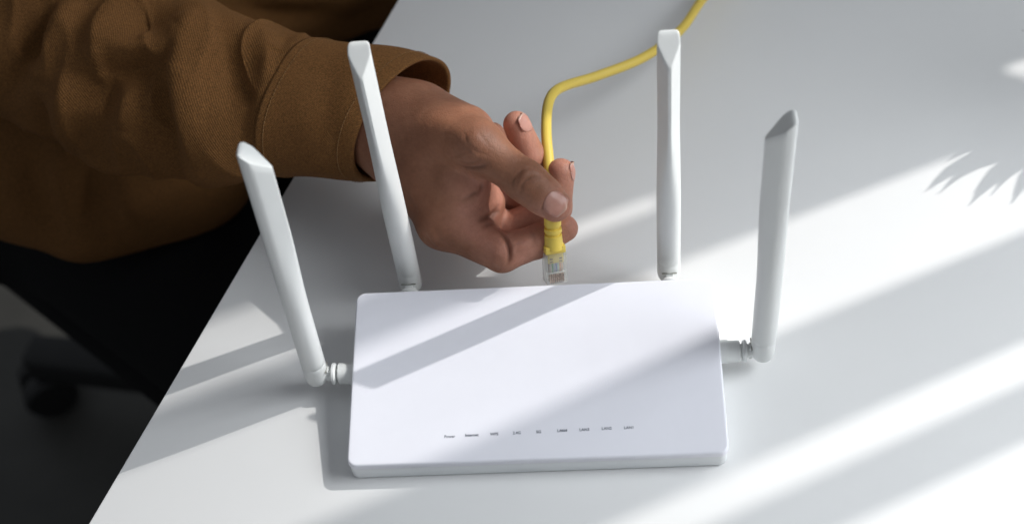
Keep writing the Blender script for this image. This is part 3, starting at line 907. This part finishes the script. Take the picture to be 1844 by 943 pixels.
t_al = np.array(T3) - np.array(T2)
nail((0.0144, 0.0643, 0.0757), t_al + 0.004 * RT_, TC * 0.95 + RT_ * 0.15 + UP * 0.08, 0.0125, 0.0125)
nail((-0.0009, 0.1174, 0.0823), (np.array(K3) - np.array(K2)), RT_ * 0.75 + UP * 0.35 + TC * 0.45, 0.0105, 0.0100)
nail((0.0226, 0.0991, 0.0623), (np.array(J3) - np.array(J2)), RT_ * 1.0 + TC * 0.12 + UP * 0.1, 0.0105, 0.0095)

# ---- jacket sleeve ------------------------------------------------------------
PXM = 0.0002915
def ring_pts(c, A, B, n):
    c = np.array(c); a = A[0] * PXM * RT_ - A[1] * PXM * UP + A[2] * mm_ * TC; b = B[0] * PXM * RT_ - B[1] * PXM * UP + B[2] * mm_ * TC
    th = 2 * np.pi * np.arange(n) / n
    # squarish oval
    cs, sn = np.cos(th), np.sin(th)
    return c + np.outer(np.sign(cs) * np.abs(cs) ** 0.92, a) + np.outer(np.sign(sn) * np.abs(sn) ** 0.92, b)

SLEEVE = [  # centre, half axis upwards, half axis towards the viewer: rim of the cuff first
    ((-0.0708, 0.1423, 0.0647), (68.0, -112.0, 0), (-52.0, -14.0, 30.0)),
    ((-0.0908, 0.1459, 0.0656), (62.0, -120.0, 0), (-52.0, -8.0, 32.0)),
    ((-0.1098, 0.1494, 0.0662), (52.0, -126.0, 0), (-50.0, -4.0, 33.0)),
    ((-0.1306, 0.1533, 0.0660), (42.0, -130.0, 0), (-46.0, 0.0, 35.0)),
    ((-0.1490, 0.1596, 0.0650), (34.7, -144.8, 0), (-42.8, 4.1, 37.7)),
    ((-0.1678, 0.1665, 0.0632), (26.7, -160.4, 0), (-39.1, 6.2, 41.1)),
    ((-0.2016, 0.1833, 0.0606), (16.7, -179.9, 0), (-31.4, 6.3, 45.0)),
    ((-0.2391, 0.2037, 0.0574), (6.4, -194.4, 0), (-23.5, 6.4, 49.1)),
    ((-0.2818, 0.2278, 0.0551), (-8.7, -203.2, 0), (-17.5, 6.6, 54.6)),
    ((-0.3293, 0.2551, 0.0559), (-29.0, -212.2, 0), (-11.2, 8.9, 60.3)),
    ((-0.3794, 0.2876, 0.0679), (-56.7, -215.6, 0), (-4.5, 11.3, 63.6)),
    ((-0.4278, 0.3276, 0.0925), (-103.2, -195.0, 0), (0.0, 11.5, 66.5)),
]
NS = 260
def loft(rings, per):
    R_ = [ring_pts(c, a, b, NS) for c, a, b in rings]
    out = np.stack([catmull([R_[i][j] for i in range(len(R_))], per) for j in range(NS)], 1)
    return out                                       # rows x NS x 3
def sheet(name, rows, mat, parent, uv0=(0, 0)):
    nr = len(rows); v = rows.reshape(-1, 3)
    L = np.concatenate([[0], np.cumsum(np.linalg.norm(np.diff(rows[:, 0], axis=0), axis=1))])
    uv = np.stack(np.meshgrid(L, np.arange(NS) / NS * 0.24, indexing='ij'), -1).reshape(-1, 2)
    return v, grid_faces(nr, NS), uv

cuff_rows = loft(SLEEVE[:4], 16)
cuff_c = cuff_rows.mean(1)
def swell(rows, d):
    c = rows.mean(1, keepdims=True); q = rows - c
    return c + q * (1 + d / np.linalg.norm(q, axis=2, keepdims=True))
outer = swell(cuff_rows, 0.0012)
ax0 = outer[0].mean(0) - outer[6].mean(0); ax0 /= np.linalg.norm(ax0)
rim = []
for a in np.radians((0, 40, 90, 140, 180)):
    rim.append(swell(cuff_rows[:1], 0.0012 - 0.0012 * (1 - math.cos(a)))[0] + ax0 * 0.0011 * math.sin(a))
inner = swell(cuff_rows, -0.0012)
hem = [swell(cuff_rows[-1:], 0.0002)[0], swell(cuff_rows[-1:], 0.0010)[0]]
rows = np.concatenate([hem, outer[::-1][1:], np.array(rim)[1:], inner[1:]])
# soft wrinkles on the cuff
v, f, uv = sheet("cuff", rows, M['jacket'], person)
v = np.array(v)
FQ = np.array(f)
cuff_strokes = [
    ([((-0.0551, -0.0110, 0.2517), (-0.1160, 0.2661, 0.0054)), ((-0.0576, -0.0235, 0.2414), (-0.1200, 0.2456, -0.0114)), ((-0.0567, -0.0385, 0.2288), (-0.1186, 0.2211, -0.0322))], 0.0010, 0.010),
    ([((-0.0717, -0.0170, 0.2481), (-0.1431, 0.2563, -0.0005)), ((-0.0767, -0.0287, 0.2387), (-0.1513, 0.2372, -0.0158)), ((-0.0768, -0.0420, 0.2275), (-0.1515, 0.2153, -0.0341))], 0.0014, 0.012),
    ([((-0.0639, -0.0136, 0.2503), (-0.1304, 0.2619, 0.0031)), ((-0.0677, -0.0270, 0.2394), (-0.1366, 0.2400, -0.0147)), ((-0.0673, -0.0419, 0.2268), (-0.1359, 0.2155, -0.0354))], -0.0012, 0.010),
    ([((-0.0858, -0.0371, 0.2324), (-0.1663, 0.2234, -0.0261)), ((-0.0741, -0.0395, 0.2294), (-0.1470, 0.2195, -0.0311)), ((-0.0610, -0.0377, 0.2298), (-0.1256, 0.2224, -0.0305))], -0.0010, 0.012),
    ([((-0.0493, -0.0152, 0.2477), (-0.1064, 0.2593, -0.0011)), ((-0.0540, -0.0285, 0.2369), (-0.1141, 0.2375, -0.0188)), ((-0.0556, -0.0418, 0.2259), (-0.1167, 0.2156, -0.0369))], -0.0009, 0.004),
]
v, _ = carve(v, FQ, cuff_strokes)
wv_ = np.sin(v[:, 1] * 120 + v[:, 2] * 60) * 0.0008 + np.sin(v[:, 1] * 47 - v[:, 0] * 90) * 0.0009
v = v + ((v - np.repeat(rows.mean(1), NS, axis=0)) / 0.035) * wv_[:, None]

srows = swell(loft(SLEEVE[3:], 26), 0.0)
sv, sf, suv = sheet("sleeve", srows, M['jacket'], person)
sv = np.array(sv); SQ = np.array(sf)[:, ::-1]
fold = [
    ([((-0.1123, 0.0030, 0.2684), (-0.2096, 0.2890, 0.0327)), ((-0.1202, -0.0057, 0.2617), (-0.2225, 0.2748, 0.0218)), ((-0.1243, -0.0166, 0.2530), (-0.2292, 0.2570, 0.0075)), ((-0.1243, -0.0282, 0.2432), (-0.2293, 0.2379, -0.0086)), ((-0.1200, -0.0404, 0.2326), (-0.2223, 0.2180, -0.0258)), ((-0.1136, -0.0498, 0.2242), (-0.2118, 0.2026, -0.0397))], 0.0090, 0.0110),
    ([((-0.1234, -0.0024, 0.2648), (-0.2279, 0.2802, 0.0268)), ((-0.1289, -0.0141, 0.2554), (-0.2368, 0.2610, 0.0115)), ((-0.1317, -0.0258, 0.2459), (-0.2414, 0.2419, -0.0042)), ((-0.1303, -0.0391, 0.2346), (-0.2392, 0.2201, -0.0227)), ((-0.1254, -0.0482, 0.2265), (-0.2312, 0.2051, -0.0359))], -0.0100, 0.0110),
    ([((-0.1591, -0.0127, 0.2592), (-0.2863, 0.2633, 0.0177)), ((-0.1471, -0.0113, 0.2594), (-0.2667, 0.2657, 0.0180)), ((-0.1330, -0.0105, 0.2588), (-0.2435, 0.2670, 0.0171)), ((-0.1223, -0.0054, 0.2622), (-0.2260, 0.2753, 0.0226))], 0.0090, 0.0100),
    ([((-0.1550, -0.0173, 0.2550), (-0.2796, 0.2558, 0.0108)), ((-0.1420, -0.0162, 0.2548), (-0.2583, 0.2576, 0.0104)), ((-0.1288, -0.0135, 0.2560), (-0.2367, 0.2621, 0.0124))], -0.0090, 0.0080),
    ([((-0.1427, -0.0475, 0.2285), (-0.2594, 0.2063, -0.0325)), ((-0.1456, -0.0342, 0.2400), (-0.2642, 0.2281, -0.0138)), ((-0.1427, -0.0209, 0.2509), (-0.2594, 0.2499, 0.0041))], 0.0060, 0.0080),
    ([((-0.1529, -0.0185, 0.2538), (-0.2762, 0.2539, 0.0089)), ((-0.1554, -0.0310, 0.2435), (-0.2802, 0.2334, -0.0080)), ((-0.1544, -0.0443, 0.2323), (-0.2786, 0.2116, -0.0264))], -0.0080, 0.0100),
    ([((-0.1658, -0.0169, 0.2562), (-0.2973, 0.2564, 0.0128)), ((-0.1682, -0.0278, 0.2473), (-0.3012, 0.2387, -0.0017)), ((-0.1672, -0.0398, 0.2372), (-0.2995, 0.2190, -0.0184))], 0.0070, 0.0100),
    ([((-0.1712, 0.0030, 0.2734), (-0.3061, 0.2891, 0.0410)), ((-0.1816, -0.0087, 0.2645), (-0.3231, 0.2699, 0.0263)), ((-0.1912, -0.0246, 0.2519), (-0.3388, 0.2438, 0.0058))], -0.0130, 0.0090),
    ([((-0.1614, 0.0039, 0.2734), (-0.2900, 0.2906, 0.0409)), ((-0.1706, -0.0061, 0.2657), (-0.3052, 0.2741, 0.0283)), ((-0.1807, -0.0195, 0.2553), (-0.3217, 0.2521, 0.0113))], 0.0070, 0.0110),
    ([((-0.1462, 0.0040, 0.2722), (-0.2652, 0.2908, 0.0389)), ((-0.1510, -0.0035, 0.2662), (-0.2730, 0.2784, 0.0292)), ((-0.1546, -0.0102, 0.2609), (-0.2790, 0.2675, 0.0206))], 0.0070, 0.0110),
    ([((-0.1354, 0.0041, 0.2713), (-0.2475, 0.2909, 0.0375)), ((-0.1364, -0.0025, 0.2658), (-0.2492, 0.2800, 0.0285)), ((-0.1345, -0.0072, 0.2617), (-0.2461, 0.2724, 0.0219))], -0.0060, 0.0100),
    ([((-0.0994, 0.0011, 0.2657), (-0.1886, 0.2859, 0.0283)), ((-0.1010, -0.0106, 0.2560), (-0.1911, 0.2668, 0.0125)), ((-0.0980, -0.0222, 0.2460), (-0.1862, 0.2478, -0.0039)), ((-0.0900, -0.0335, 0.2358), (-0.1730, 0.2293, -0.0205))], -0.0060, 0.0120),
    ([((-0.0915, -0.0038, 0.2609), (-0.1756, 0.2779, 0.0204)), ((-0.0895, -0.0138, 0.2523), (-0.1722, 0.2615, 0.0064)), ((-0.0927, -0.0255, 0.2428), (-0.1776, 0.2424, -0.0092))], 0.0035, 0.0090),
    ([((-0.0819, -0.0058, 0.2584), (-0.1598, 0.2747, 0.0164)), ((-0.0848, -0.0113, 0.2540), (-0.1646, 0.2657, 0.0092)), ((-0.0864, -0.0171, 0.2493), (-0.1672, 0.2561, 0.0014))], -0.0030, 0.0060),
    ([((-0.1006, -0.0347, 0.2357), (-0.1905, 0.2273, -0.0208)), ((-0.0954, -0.0422, 0.2290), (-0.1820, 0.2151, -0.0317)), ((-0.0915, -0.0485, 0.2234), (-0.1755, 0.2048, -0.0410))], -0.0060, 0.0080),
    ([((-0.1161, -0.0365, 0.2355), (-0.2159, 0.2244, -0.0211)), ((-0.1079, -0.0439, 0.2286), (-0.2024, 0.2122, -0.0324)), ((-0.0973, -0.0478, 0.2244), (-0.1850, 0.2058, -0.0393))], 0.0040, 0.0090),
    ([((-0.1886, -0.0356, 0.2425), (-0.3345, 0.2259, -0.0096)), ((-0.1714, -0.0388, 0.2384), (-0.3065, 0.2206, -0.0164)), ((-0.1501, -0.0446, 0.2316), (-0.2716, 0.2111, -0.0274)), ((-0.1265, -0.0487, 0.2261), (-0.2330, 0.2043, -0.0364)), ((-0.1007, -0.0502, 0.2227), (-0.1906, 0.2019, -0.0421))], 0.0040, 0.0060),
    ([((-0.1058, -0.0040, 0.2620), (-0.1990, 0.2777, 0.0223)), ((-0.1060, -0.0156, 0.2522), (-0.1994, 0.2586, 0.0063)), ((-0.1046, -0.0289, 0.2409), (-0.1971, 0.2368, -0.0122))], -0.0050, 0.0090),
    ([((-0.1814, -0.0245, 0.2512), (-0.3229, 0.2439, 0.0045)), ((-0.1786, -0.0320, 0.2447), (-0.3182, 0.2317, -0.0061)), ((-0.1757, -0.0378, 0.2395), (-0.3135, 0.2222, -0.0145))], -0.0060, 0.0090),
]
sv, _ = carve(sv, SQ, [(p, h * 1.22, w) for p, h, w in fold], 5, 1.5)
N_ = vnormals(sv, SQ)
from mathutils import noise as mnoise
rid = np.array([max(0.0, 1 - 2.6 * abs(mnoise.noise((p[0] * 34 + 3, p[1] * 16 + 9 + 9 * p[2], p[2] * 20)))) ** 2 for p in sv])
sv = sv + N_ * (0.0026 * rid)[:, None]
N_ = vnormals(sv, SQ)
wob = 0.0016 * np.sin(sv[:, 0] * 95 + 1.3 * np.sin(sv[:, 1] * 60)) * np.sin(sv[:, 2] * 70 + sv[:, 1] * 45)
# let the folds die out at the cuff seam
rowi = np.repeat(np.arange(len(srows)), NS)
sv = sv + N_ * (wob * np.clip(rowi / 20, 0, 1))[:, None]
k = np.clip(rowi / 14, 0, 1)[:, None]; k = k * k * (3 - 2 * k)
sv = srows.reshape(-1, 3) * (1 - k) + sv * k
sleeve = obj("jacket_sleeve", sv, SQ, M['jacket'], person, True, suv)
cuff = obj("cuff", v, FQ, M['jacket'], sleeve, True, uv)

def stitches(rows_k, name, step, parent):
    P_ = rows_k; c = P_.mean(0); n = len(P_); bmv, bmf = [], []
    d = np.concatenate([[0], np.cumsum(np.linalg.norm(np.diff(np.vstack([P_, P_[:1]]), axis=0), axis=1))])
    tot = d[-1]; cnt = int(tot / step)
    def at(s):
        s = s % tot; i = int(np.searchsorted(d, s, side='right') - 1) % n; t = (s - d[i]) / (d[i + 1] - d[i] + 1e-12)
        return P_[i] * (1 - t) + P_[(i + 1) % n] * t
    for k in range(cnt):
        a, b = at(k * step), at(k * step + step * 0.62)
        o1 = (a - c) / np.linalg.norm(a - c)
        vv, ff = tube([a - o1 * 0.0002, a + o1 * 0.0003, (a + b) / 2 + o1 * 0.00045, b + o1 * 0.0003, b - o1 * 0.0002], 0.00024, 6)
        base = len(bmv); bmv += list(vv); bmf += [tuple(i + base for i in q) for q in ff]
    o = obj(name, bmv, bmf, M['thread'], parent); o["kind"] = "stuff"
    return o
vr = v.reshape(len(rows), NS, 3)
stitches(vr[5], "stitching", 0.0023, cuff)
stitches(vr[len(hem) + len(outer) - 1 - 7], "stitching", 0.0023, cuff)

# ---- jacket body, trousers -----------------------------------------------------
def blob(name, lo_, hi_, h, fn, mat, parent, sm=3, strokes=None):
    F = Field(lo_, hi_, h); fn(F); P, Q = F.mesh(sm)
    if strokes: P, _ = carve(P, Q, strokes)
    uv = np.stack([P[:, 0] + P[:, 1], P[:, 2] + 0.5 * P[:, 1]], 1)
    return obj(name, P, Q, mat, parent, True, uv)
TCN = Vector((-0.47, 0.51, 0))
def jacket(F):
    ax_ = [tuple(EF), tuple(ED), (0, 0, 1)]
    F.ell(TCN + Vector((0, 0, 0.20)), ax_, (0.235, 0.235, 0.36), 0.02, 0.05)
    F.ell(TCN + Vector((0.0, 0, -0.06)), ax_, (0.21, 0.22, 0.09), 0.06, 0.05)
    F.cone((-0.30, 0.46, -0.06), (-0.25, 0.56, 0.02), 0.10, 0.10, 0.06, 0.06)
    F.cone((-0.27, 0.44, -0.07), (-0.15, 0.52, -0.12), 0.070, 0.085, 0.06, 0.06)
    # loose front skirt of the jacket, towards the near side
    F.cone((-0.47, 0.42, -0.03), (-0.3652, 0.2697, -0.0700), 0.09, 0.055, 0.05, 0.06)
    F.cone((-0.3652, 0.2697, -0.0700), (-0.3219, 0.2193, -0.1000), 0.055, 0.022, 0.04, 0.06)
    F.cone((-0.3145, 0.2716, -0.0700), (-0.2947, 0.2477, -0.1050), 0.055, 0.026, 0.04, 0.06)
    F.cone((-0.2592, 0.2678, -0.0700), (-0.2401, 0.2653, -0.1050), 0.050, 0.022, 0.04, 0.06)
    F.cone((-0.47, 0.42, -0.03), (-0.2592, 0.2678, -0.0700), 0.09, 0.055, 0.05, 0.06)
jstrokes = [
    ([((-0.0435, 0.0032, 0.2627), (-0.0969, 0.2894, 0.0234)), ((-0.0546, -0.0019, 0.2593), (-0.1151, 0.2811, 0.0179)), ((-0.0633, -0.0033, 0.2589), (-0.1294, 0.2788, 0.0172))], -0.006, 0.010), ([((-0.1019, 0.0036, 0.2680), (-0.1926, 0.2900, 0.0321)), ((-0.0847, 0.0009, 0.2642), (-0.1645, 0.2856, 0.0260)), ((-0.0652, 0.0014, 0.2630), (-0.1325, 0.2864, 0.0239))], -0.012, 0.008),
    ([((-0.1061, 0.0060, 0.2704), (-0.1994, 0.2940, 0.0360)), ((-0.0802, 0.0042, 0.2667), (-0.1571, 0.2911, 0.0300)), ((-0.0542, 0.0048, 0.2649), (-0.1145, 0.2920, 0.0271))], 0.008, 0.012), ([((-0.1694, -0.0411, 0.2362), (-0.3032, 0.2168, -0.0199)), ((-0.1722, -0.0528, 0.2267), (-0.3078, 0.1977, -0.0356)), ((-0.1687, -0.0661, 0.2152), (-0.3020, 0.1759, -0.0544))], 0.008, 0.012),
    ([((-0.1823, -0.0395, 0.2387), (-0.3243, 0.2194, -0.0160)), ((-0.1809, -0.0529, 0.2274), (-0.3220, 0.1976, -0.0345)), ((-0.1730, -0.0661, 0.2155), (-0.3091, 0.1759, -0.0538))], -0.008, 0.012), ([((-0.1609, -0.0444, 0.2328), (-0.2893, 0.2115, -0.0256)), ((-0.1583, -0.0543, 0.2242), (-0.2849, 0.1952, -0.0397)), ((-0.1534, -0.0643, 0.2154), (-0.2770, 0.1789, -0.0540))], -0.008, 0.012),
    ([((-0.1482, -0.0493, 0.2276), (-0.2685, 0.2035, -0.0341)), ((-0.1465, -0.0576, 0.2205), (-0.2657, 0.1899, -0.0458)), ((-0.1447, -0.0625, 0.2161), (-0.2626, 0.1817, -0.0529))], 0.006, 0.012),
]
blob("jacket_body", (-0.80, 0.10, -0.32), (-0.04, 0.84, 0.64), 0.007, jacket, M['jacket'], person, 3, jstrokes)
def trousers(F):
    F.ell((-0.42, 0.46, -0.21), [tuple(EF), tuple(ED), (0, 0, 1)], (0.15, 0.17, 0.10), 0.03, 0.05)
    h1, k1 = Vector((-0.4245, 0.3956, -0.2000)), Vector((-0.1394, 0.1410, -0.2000))
    F.cone(h1, k1, 0.087, 0.075, 0.04, 0.06)
    F.cone(k1, k1 + Vector((-0.02, 0.04, -0.44)), 0.072, 0.050, 0.03, 0.06)
    d = Vector((0.10, 0.19, 0))
    F.cone(h1 + d * 0.8, k1 + d * 1.2, 0.087, 0.075, 0.04, 0.06)
    F.cone(k1 + d * 1.2, k1 + d * 1.2 + Vector((-0.02, 0.02, -0.44)), 0.072, 0.050, 0.03, 0.06)
blob("trousers", (-0.68, -0.05, -0.73), (0.25, 0.72, -0.08), 0.009, trousers, M['trousers'], person, 3)

# ------------------------------------------------------------------ office chair
chair = empty("office_chair", "black swivel office chair with castor base under the seated person", "chair", loc=(0, 0, 0))
CH = Vector((-0.26, 0.467, 0))
bm = bmesh.new()
box_bm(bm, (0, 0, -0.335), (0.44, 0.44, 0.07), 0.03, Matrix.Translation(CH) @ Matrix.Rotation(math.atan2(-0.64, 0.76), 4, 'Z'), 5)
from_bm("seat", bm, M['trousers'], chair)
vv, ff = lathe([(0.028, -0.66), (0.028, -0.52), (0.018, -0.519), (0.018, -0.40), (0.06, -0.399), (0.06, -0.36)], 24)
o = obj("gas_column", vv, ff, M['black'], chair); o.location = (CH.x, CH.y, 0); o.data.set_sharp_from_angle(angle=0.6)
for k in range(5):
    tgt = Vector((-0.6120, 0.5347, -0.6550))
    a0 = math.atan2(tgt.y - CH.y, tgt.x - CH.x)
    a = a0 + 2 * math.pi * k / 5
    R_ = math.hypot(tgt.x - CH.x, tgt.y - CH.y)
    m4 = Matrix.Translation((CH.x, CH.y, 0)) @ Matrix.Rotation(a, 4, 'Z')
    bm = bmesh.new()
    r = box_bm(bm, (R_ / 2, 0, -0.645), (R_, 0.05, 0.045), 0.012, None, 3)
    for q in bm.verts:
        t = q.co.x / R_
        q.co.y *= 1.15 - 0.35 * t; q.co.z += -0.012 * t
    bm.transform(m4)
    leg = from_bm("base_leg", bm, M['black'], chair, True, math.radians(40))
    vv, ff = lathe([(0.006, -0.028), (0.026, -0.027), (0.030, -0.022), (0.030, -0.006), (0.022, -0.004), (0.022, 0.004), (0.030, 0.006), (0.030, 0.022), (0.026, 0.027), (0.006, 0.028)], 28)
    vv = [(x, h, -y) for x, y, h in vv]
    o = obj("castor", vv, ff, M['black'], leg)
    o.matrix_local = m4 @ Matrix.Translation((R_ - 0.005, 0, -0.709)) @ Matrix.Rotation(0.6 + k, 4, 'Z')
    o.data.set_sharp_from_angle(angle=0.6)

# ------------------------------------------------------------------ potted palm beyond the right edge of the picture
palm_pot = empty("potted_palm", "potted palm beside the desk whose leaf shadow falls at the far right", "plant")
def shadow_at(px, z):
    p = Vector(px); return p + S * (z / S.z)
base = Vector((0.66, 0.47, -0.74))
vv, ff = lathe([(0.09, 0.0), (0.095, 0.005), (0.12, 0.26), (0.125, 0.28), (0.115, 0.285), (0.112, 0.25)], 32, False)
o = obj("pot", vv, ff + [tuple(range(32))[::-1], tuple(range(160, 192))], M['white_paint'], palm_pot); o.location = base
random.seed(11)
def frond(p0, p1, p2, nleaf, llen, seed):
    rr = random.Random(seed)
    pts = [(1 - t) ** 2 * np.array(p0) + 2 * t * (1 - t) * np.array(p1) + t * t * np.array(p2) for t in np.linspace(0, 1, 24)]
    vv, ff = tube(pts, [0.0035 - 0.0025 * t for t in np.linspace(0, 1, 24)], 8)
    st = obj("frond_stem", vv, ff, M['leaf'], palm_pot)
    for i in range(nleaf):
        t = 0.42 + 0.58 * i / (nleaf - 1)
        q = (1 - t) ** 2 * np.array(p0) + 2 * t * (1 - t) * np.array(p1) + t * t * np.array(p2)
        tg = 2 * (1 - t) * (np.array(p1) - np.array(p0)) + 2 * t * (np.array(p2) - np.array(p1)); tg /= np.linalg.norm(tg)
        sd = np.cross(tg, (0, 0, 1)); sd /= np.linalg.norm(sd)
        for s in (-1, 1):
            ln = llen * (0.65 + 0.5 * math.sin(math.pi * min(1, (t - 0.35) / 0.7))) * rr.uniform(0.85, 1.12)
            dr = tg * rr.uniform(0.62, 0.85) + s * sd * rr.uniform(0.55, 0.8) + np.array((0, 0, rr.uniform(-0.35, -0.1))); dr /= np.linalg.norm(dr)
            wv = np.cross(dr, (0.2, 0.1, 1.0)); wv /= np.linalg.norm(wv); v = []; w0 = 0.0075
            for k, (a, w) in enumerate(((0, 0.25), (0.2, 0.8), (0.45, 1.0), (0.7, 0.72), (0.9, 0.28), (1, 0.02))):
                c = q + dr * ln * a + np.array((0, 0, -0.25 * ln * a * a))
                v += [c - wv * w0 * w, c + np.array((0, 0, 0.0012)), c + wv * w0 * w]
            f = [(3 * k + j, 3 * k + j + 1, 3 * k + j + 4, 3 * k + j + 3) for k in range(5) for j in range(2)]
            lf = obj("leaflet", v, f, M['leaf'], st)
crown = base + Vector((0, 0, 0.30))
def leaf_between(a, b, w0, parent, bend=0.006):
    a, b = np.array(a), np.array(b); dr = b - a; ln = np.linalg.norm(dr); dr /= ln
    wv = np.cross(dr, tuple(S)); wv /= np.linalg.norm(wv); v = []
    for t, w in ((0, 0.7), (0.15, 0.92), (0.4, 1.0), (0.65, 0.75), (0.85, 0.36), (1, 0.02)):
        c = a + dr * ln * t + wv * bend * math.sin(math.pi * t)
        v += [c - wv * w0 * w, c + np.array((0, 0, 0.0012)), c + wv * w0 * w]
    f = [(3 * k + j, 3 * k + j + 1, 3 * k + j + 4, 3 * k + j + 3) for k in range(5) for j in range(2)]
    return obj("leaflet", v, f, M['leaf'], parent)
ZL = 0.15
q0 = shadow_at((0.3419, 0.1870, 0.0000), ZL + 0.02); q1 = shadow_at((0.2604, 0.1643, 0.0000), ZL)
stem_pts = [np.array(crown), np.array(crown) + np.array((0.0, -0.01, 0.42)), np.array(q0) + np.array((0.09, 0.06, 0.10)), np.array(q0), np.array(q1)]
vv, ff = tube(catmull(stem_pts, 12), 0.0022, 8)
stem = obj("frond_stem", vv, ff, M['leaf'], palm_pot)
for a_, b_, w_ in (((0.2684, 0.1535, 0.0000), (0.2164, 0.1255, 0.0000), 0.0046), ((0.2688, 0.1490, 0.0000), (0.2235, 0.1233, 0.0000), 0.0028), ((0.2920, 0.1536, 0.0000), (0.2423, 0.1230, 0.0000), 0.0042), ((0.2927, 0.1536, 0.0000), (0.2382, 0.1140, 0.0000), 0.0046), ((0.2952, 0.1508, 0.0000), (0.2517, 0.1207, 0.0000), 0.0026), ((0.3079, 0.1584, 0.0000), (0.2611, 0.1138, 0.0000), 0.0050), ((0.3258, 0.1571, 0.0000), (0.2777, 0.1086, 0.0000), 0.0050), ((0.2864, 0.1671, 0.0000), (0.2320, 0.1475, 0.0000), 0.0045), ((0.2854, 0.1626, 0.0000), (0.2337, 0.1395, 0.0000), 0.0050), ((0.3092, 0.1700, 0.0000), (0.2554, 0.1381, 0.0000), 0.0055)):
    leaf_between(shadow_at(a_, ZL), shadow_at(b_, ZL - 0.015), w_, stem)
frond(crown, crown + Vector((0.05, 0.05, 0.8)), base + Vector((0.35, 0.2, 0.9)), 12, 0.10, 8)
frond(crown, crown + Vector((-0.02, 0.10, 0.8)), base + Vector((-0.05, 0.42, 0.9)), 12, 0.10, 9)
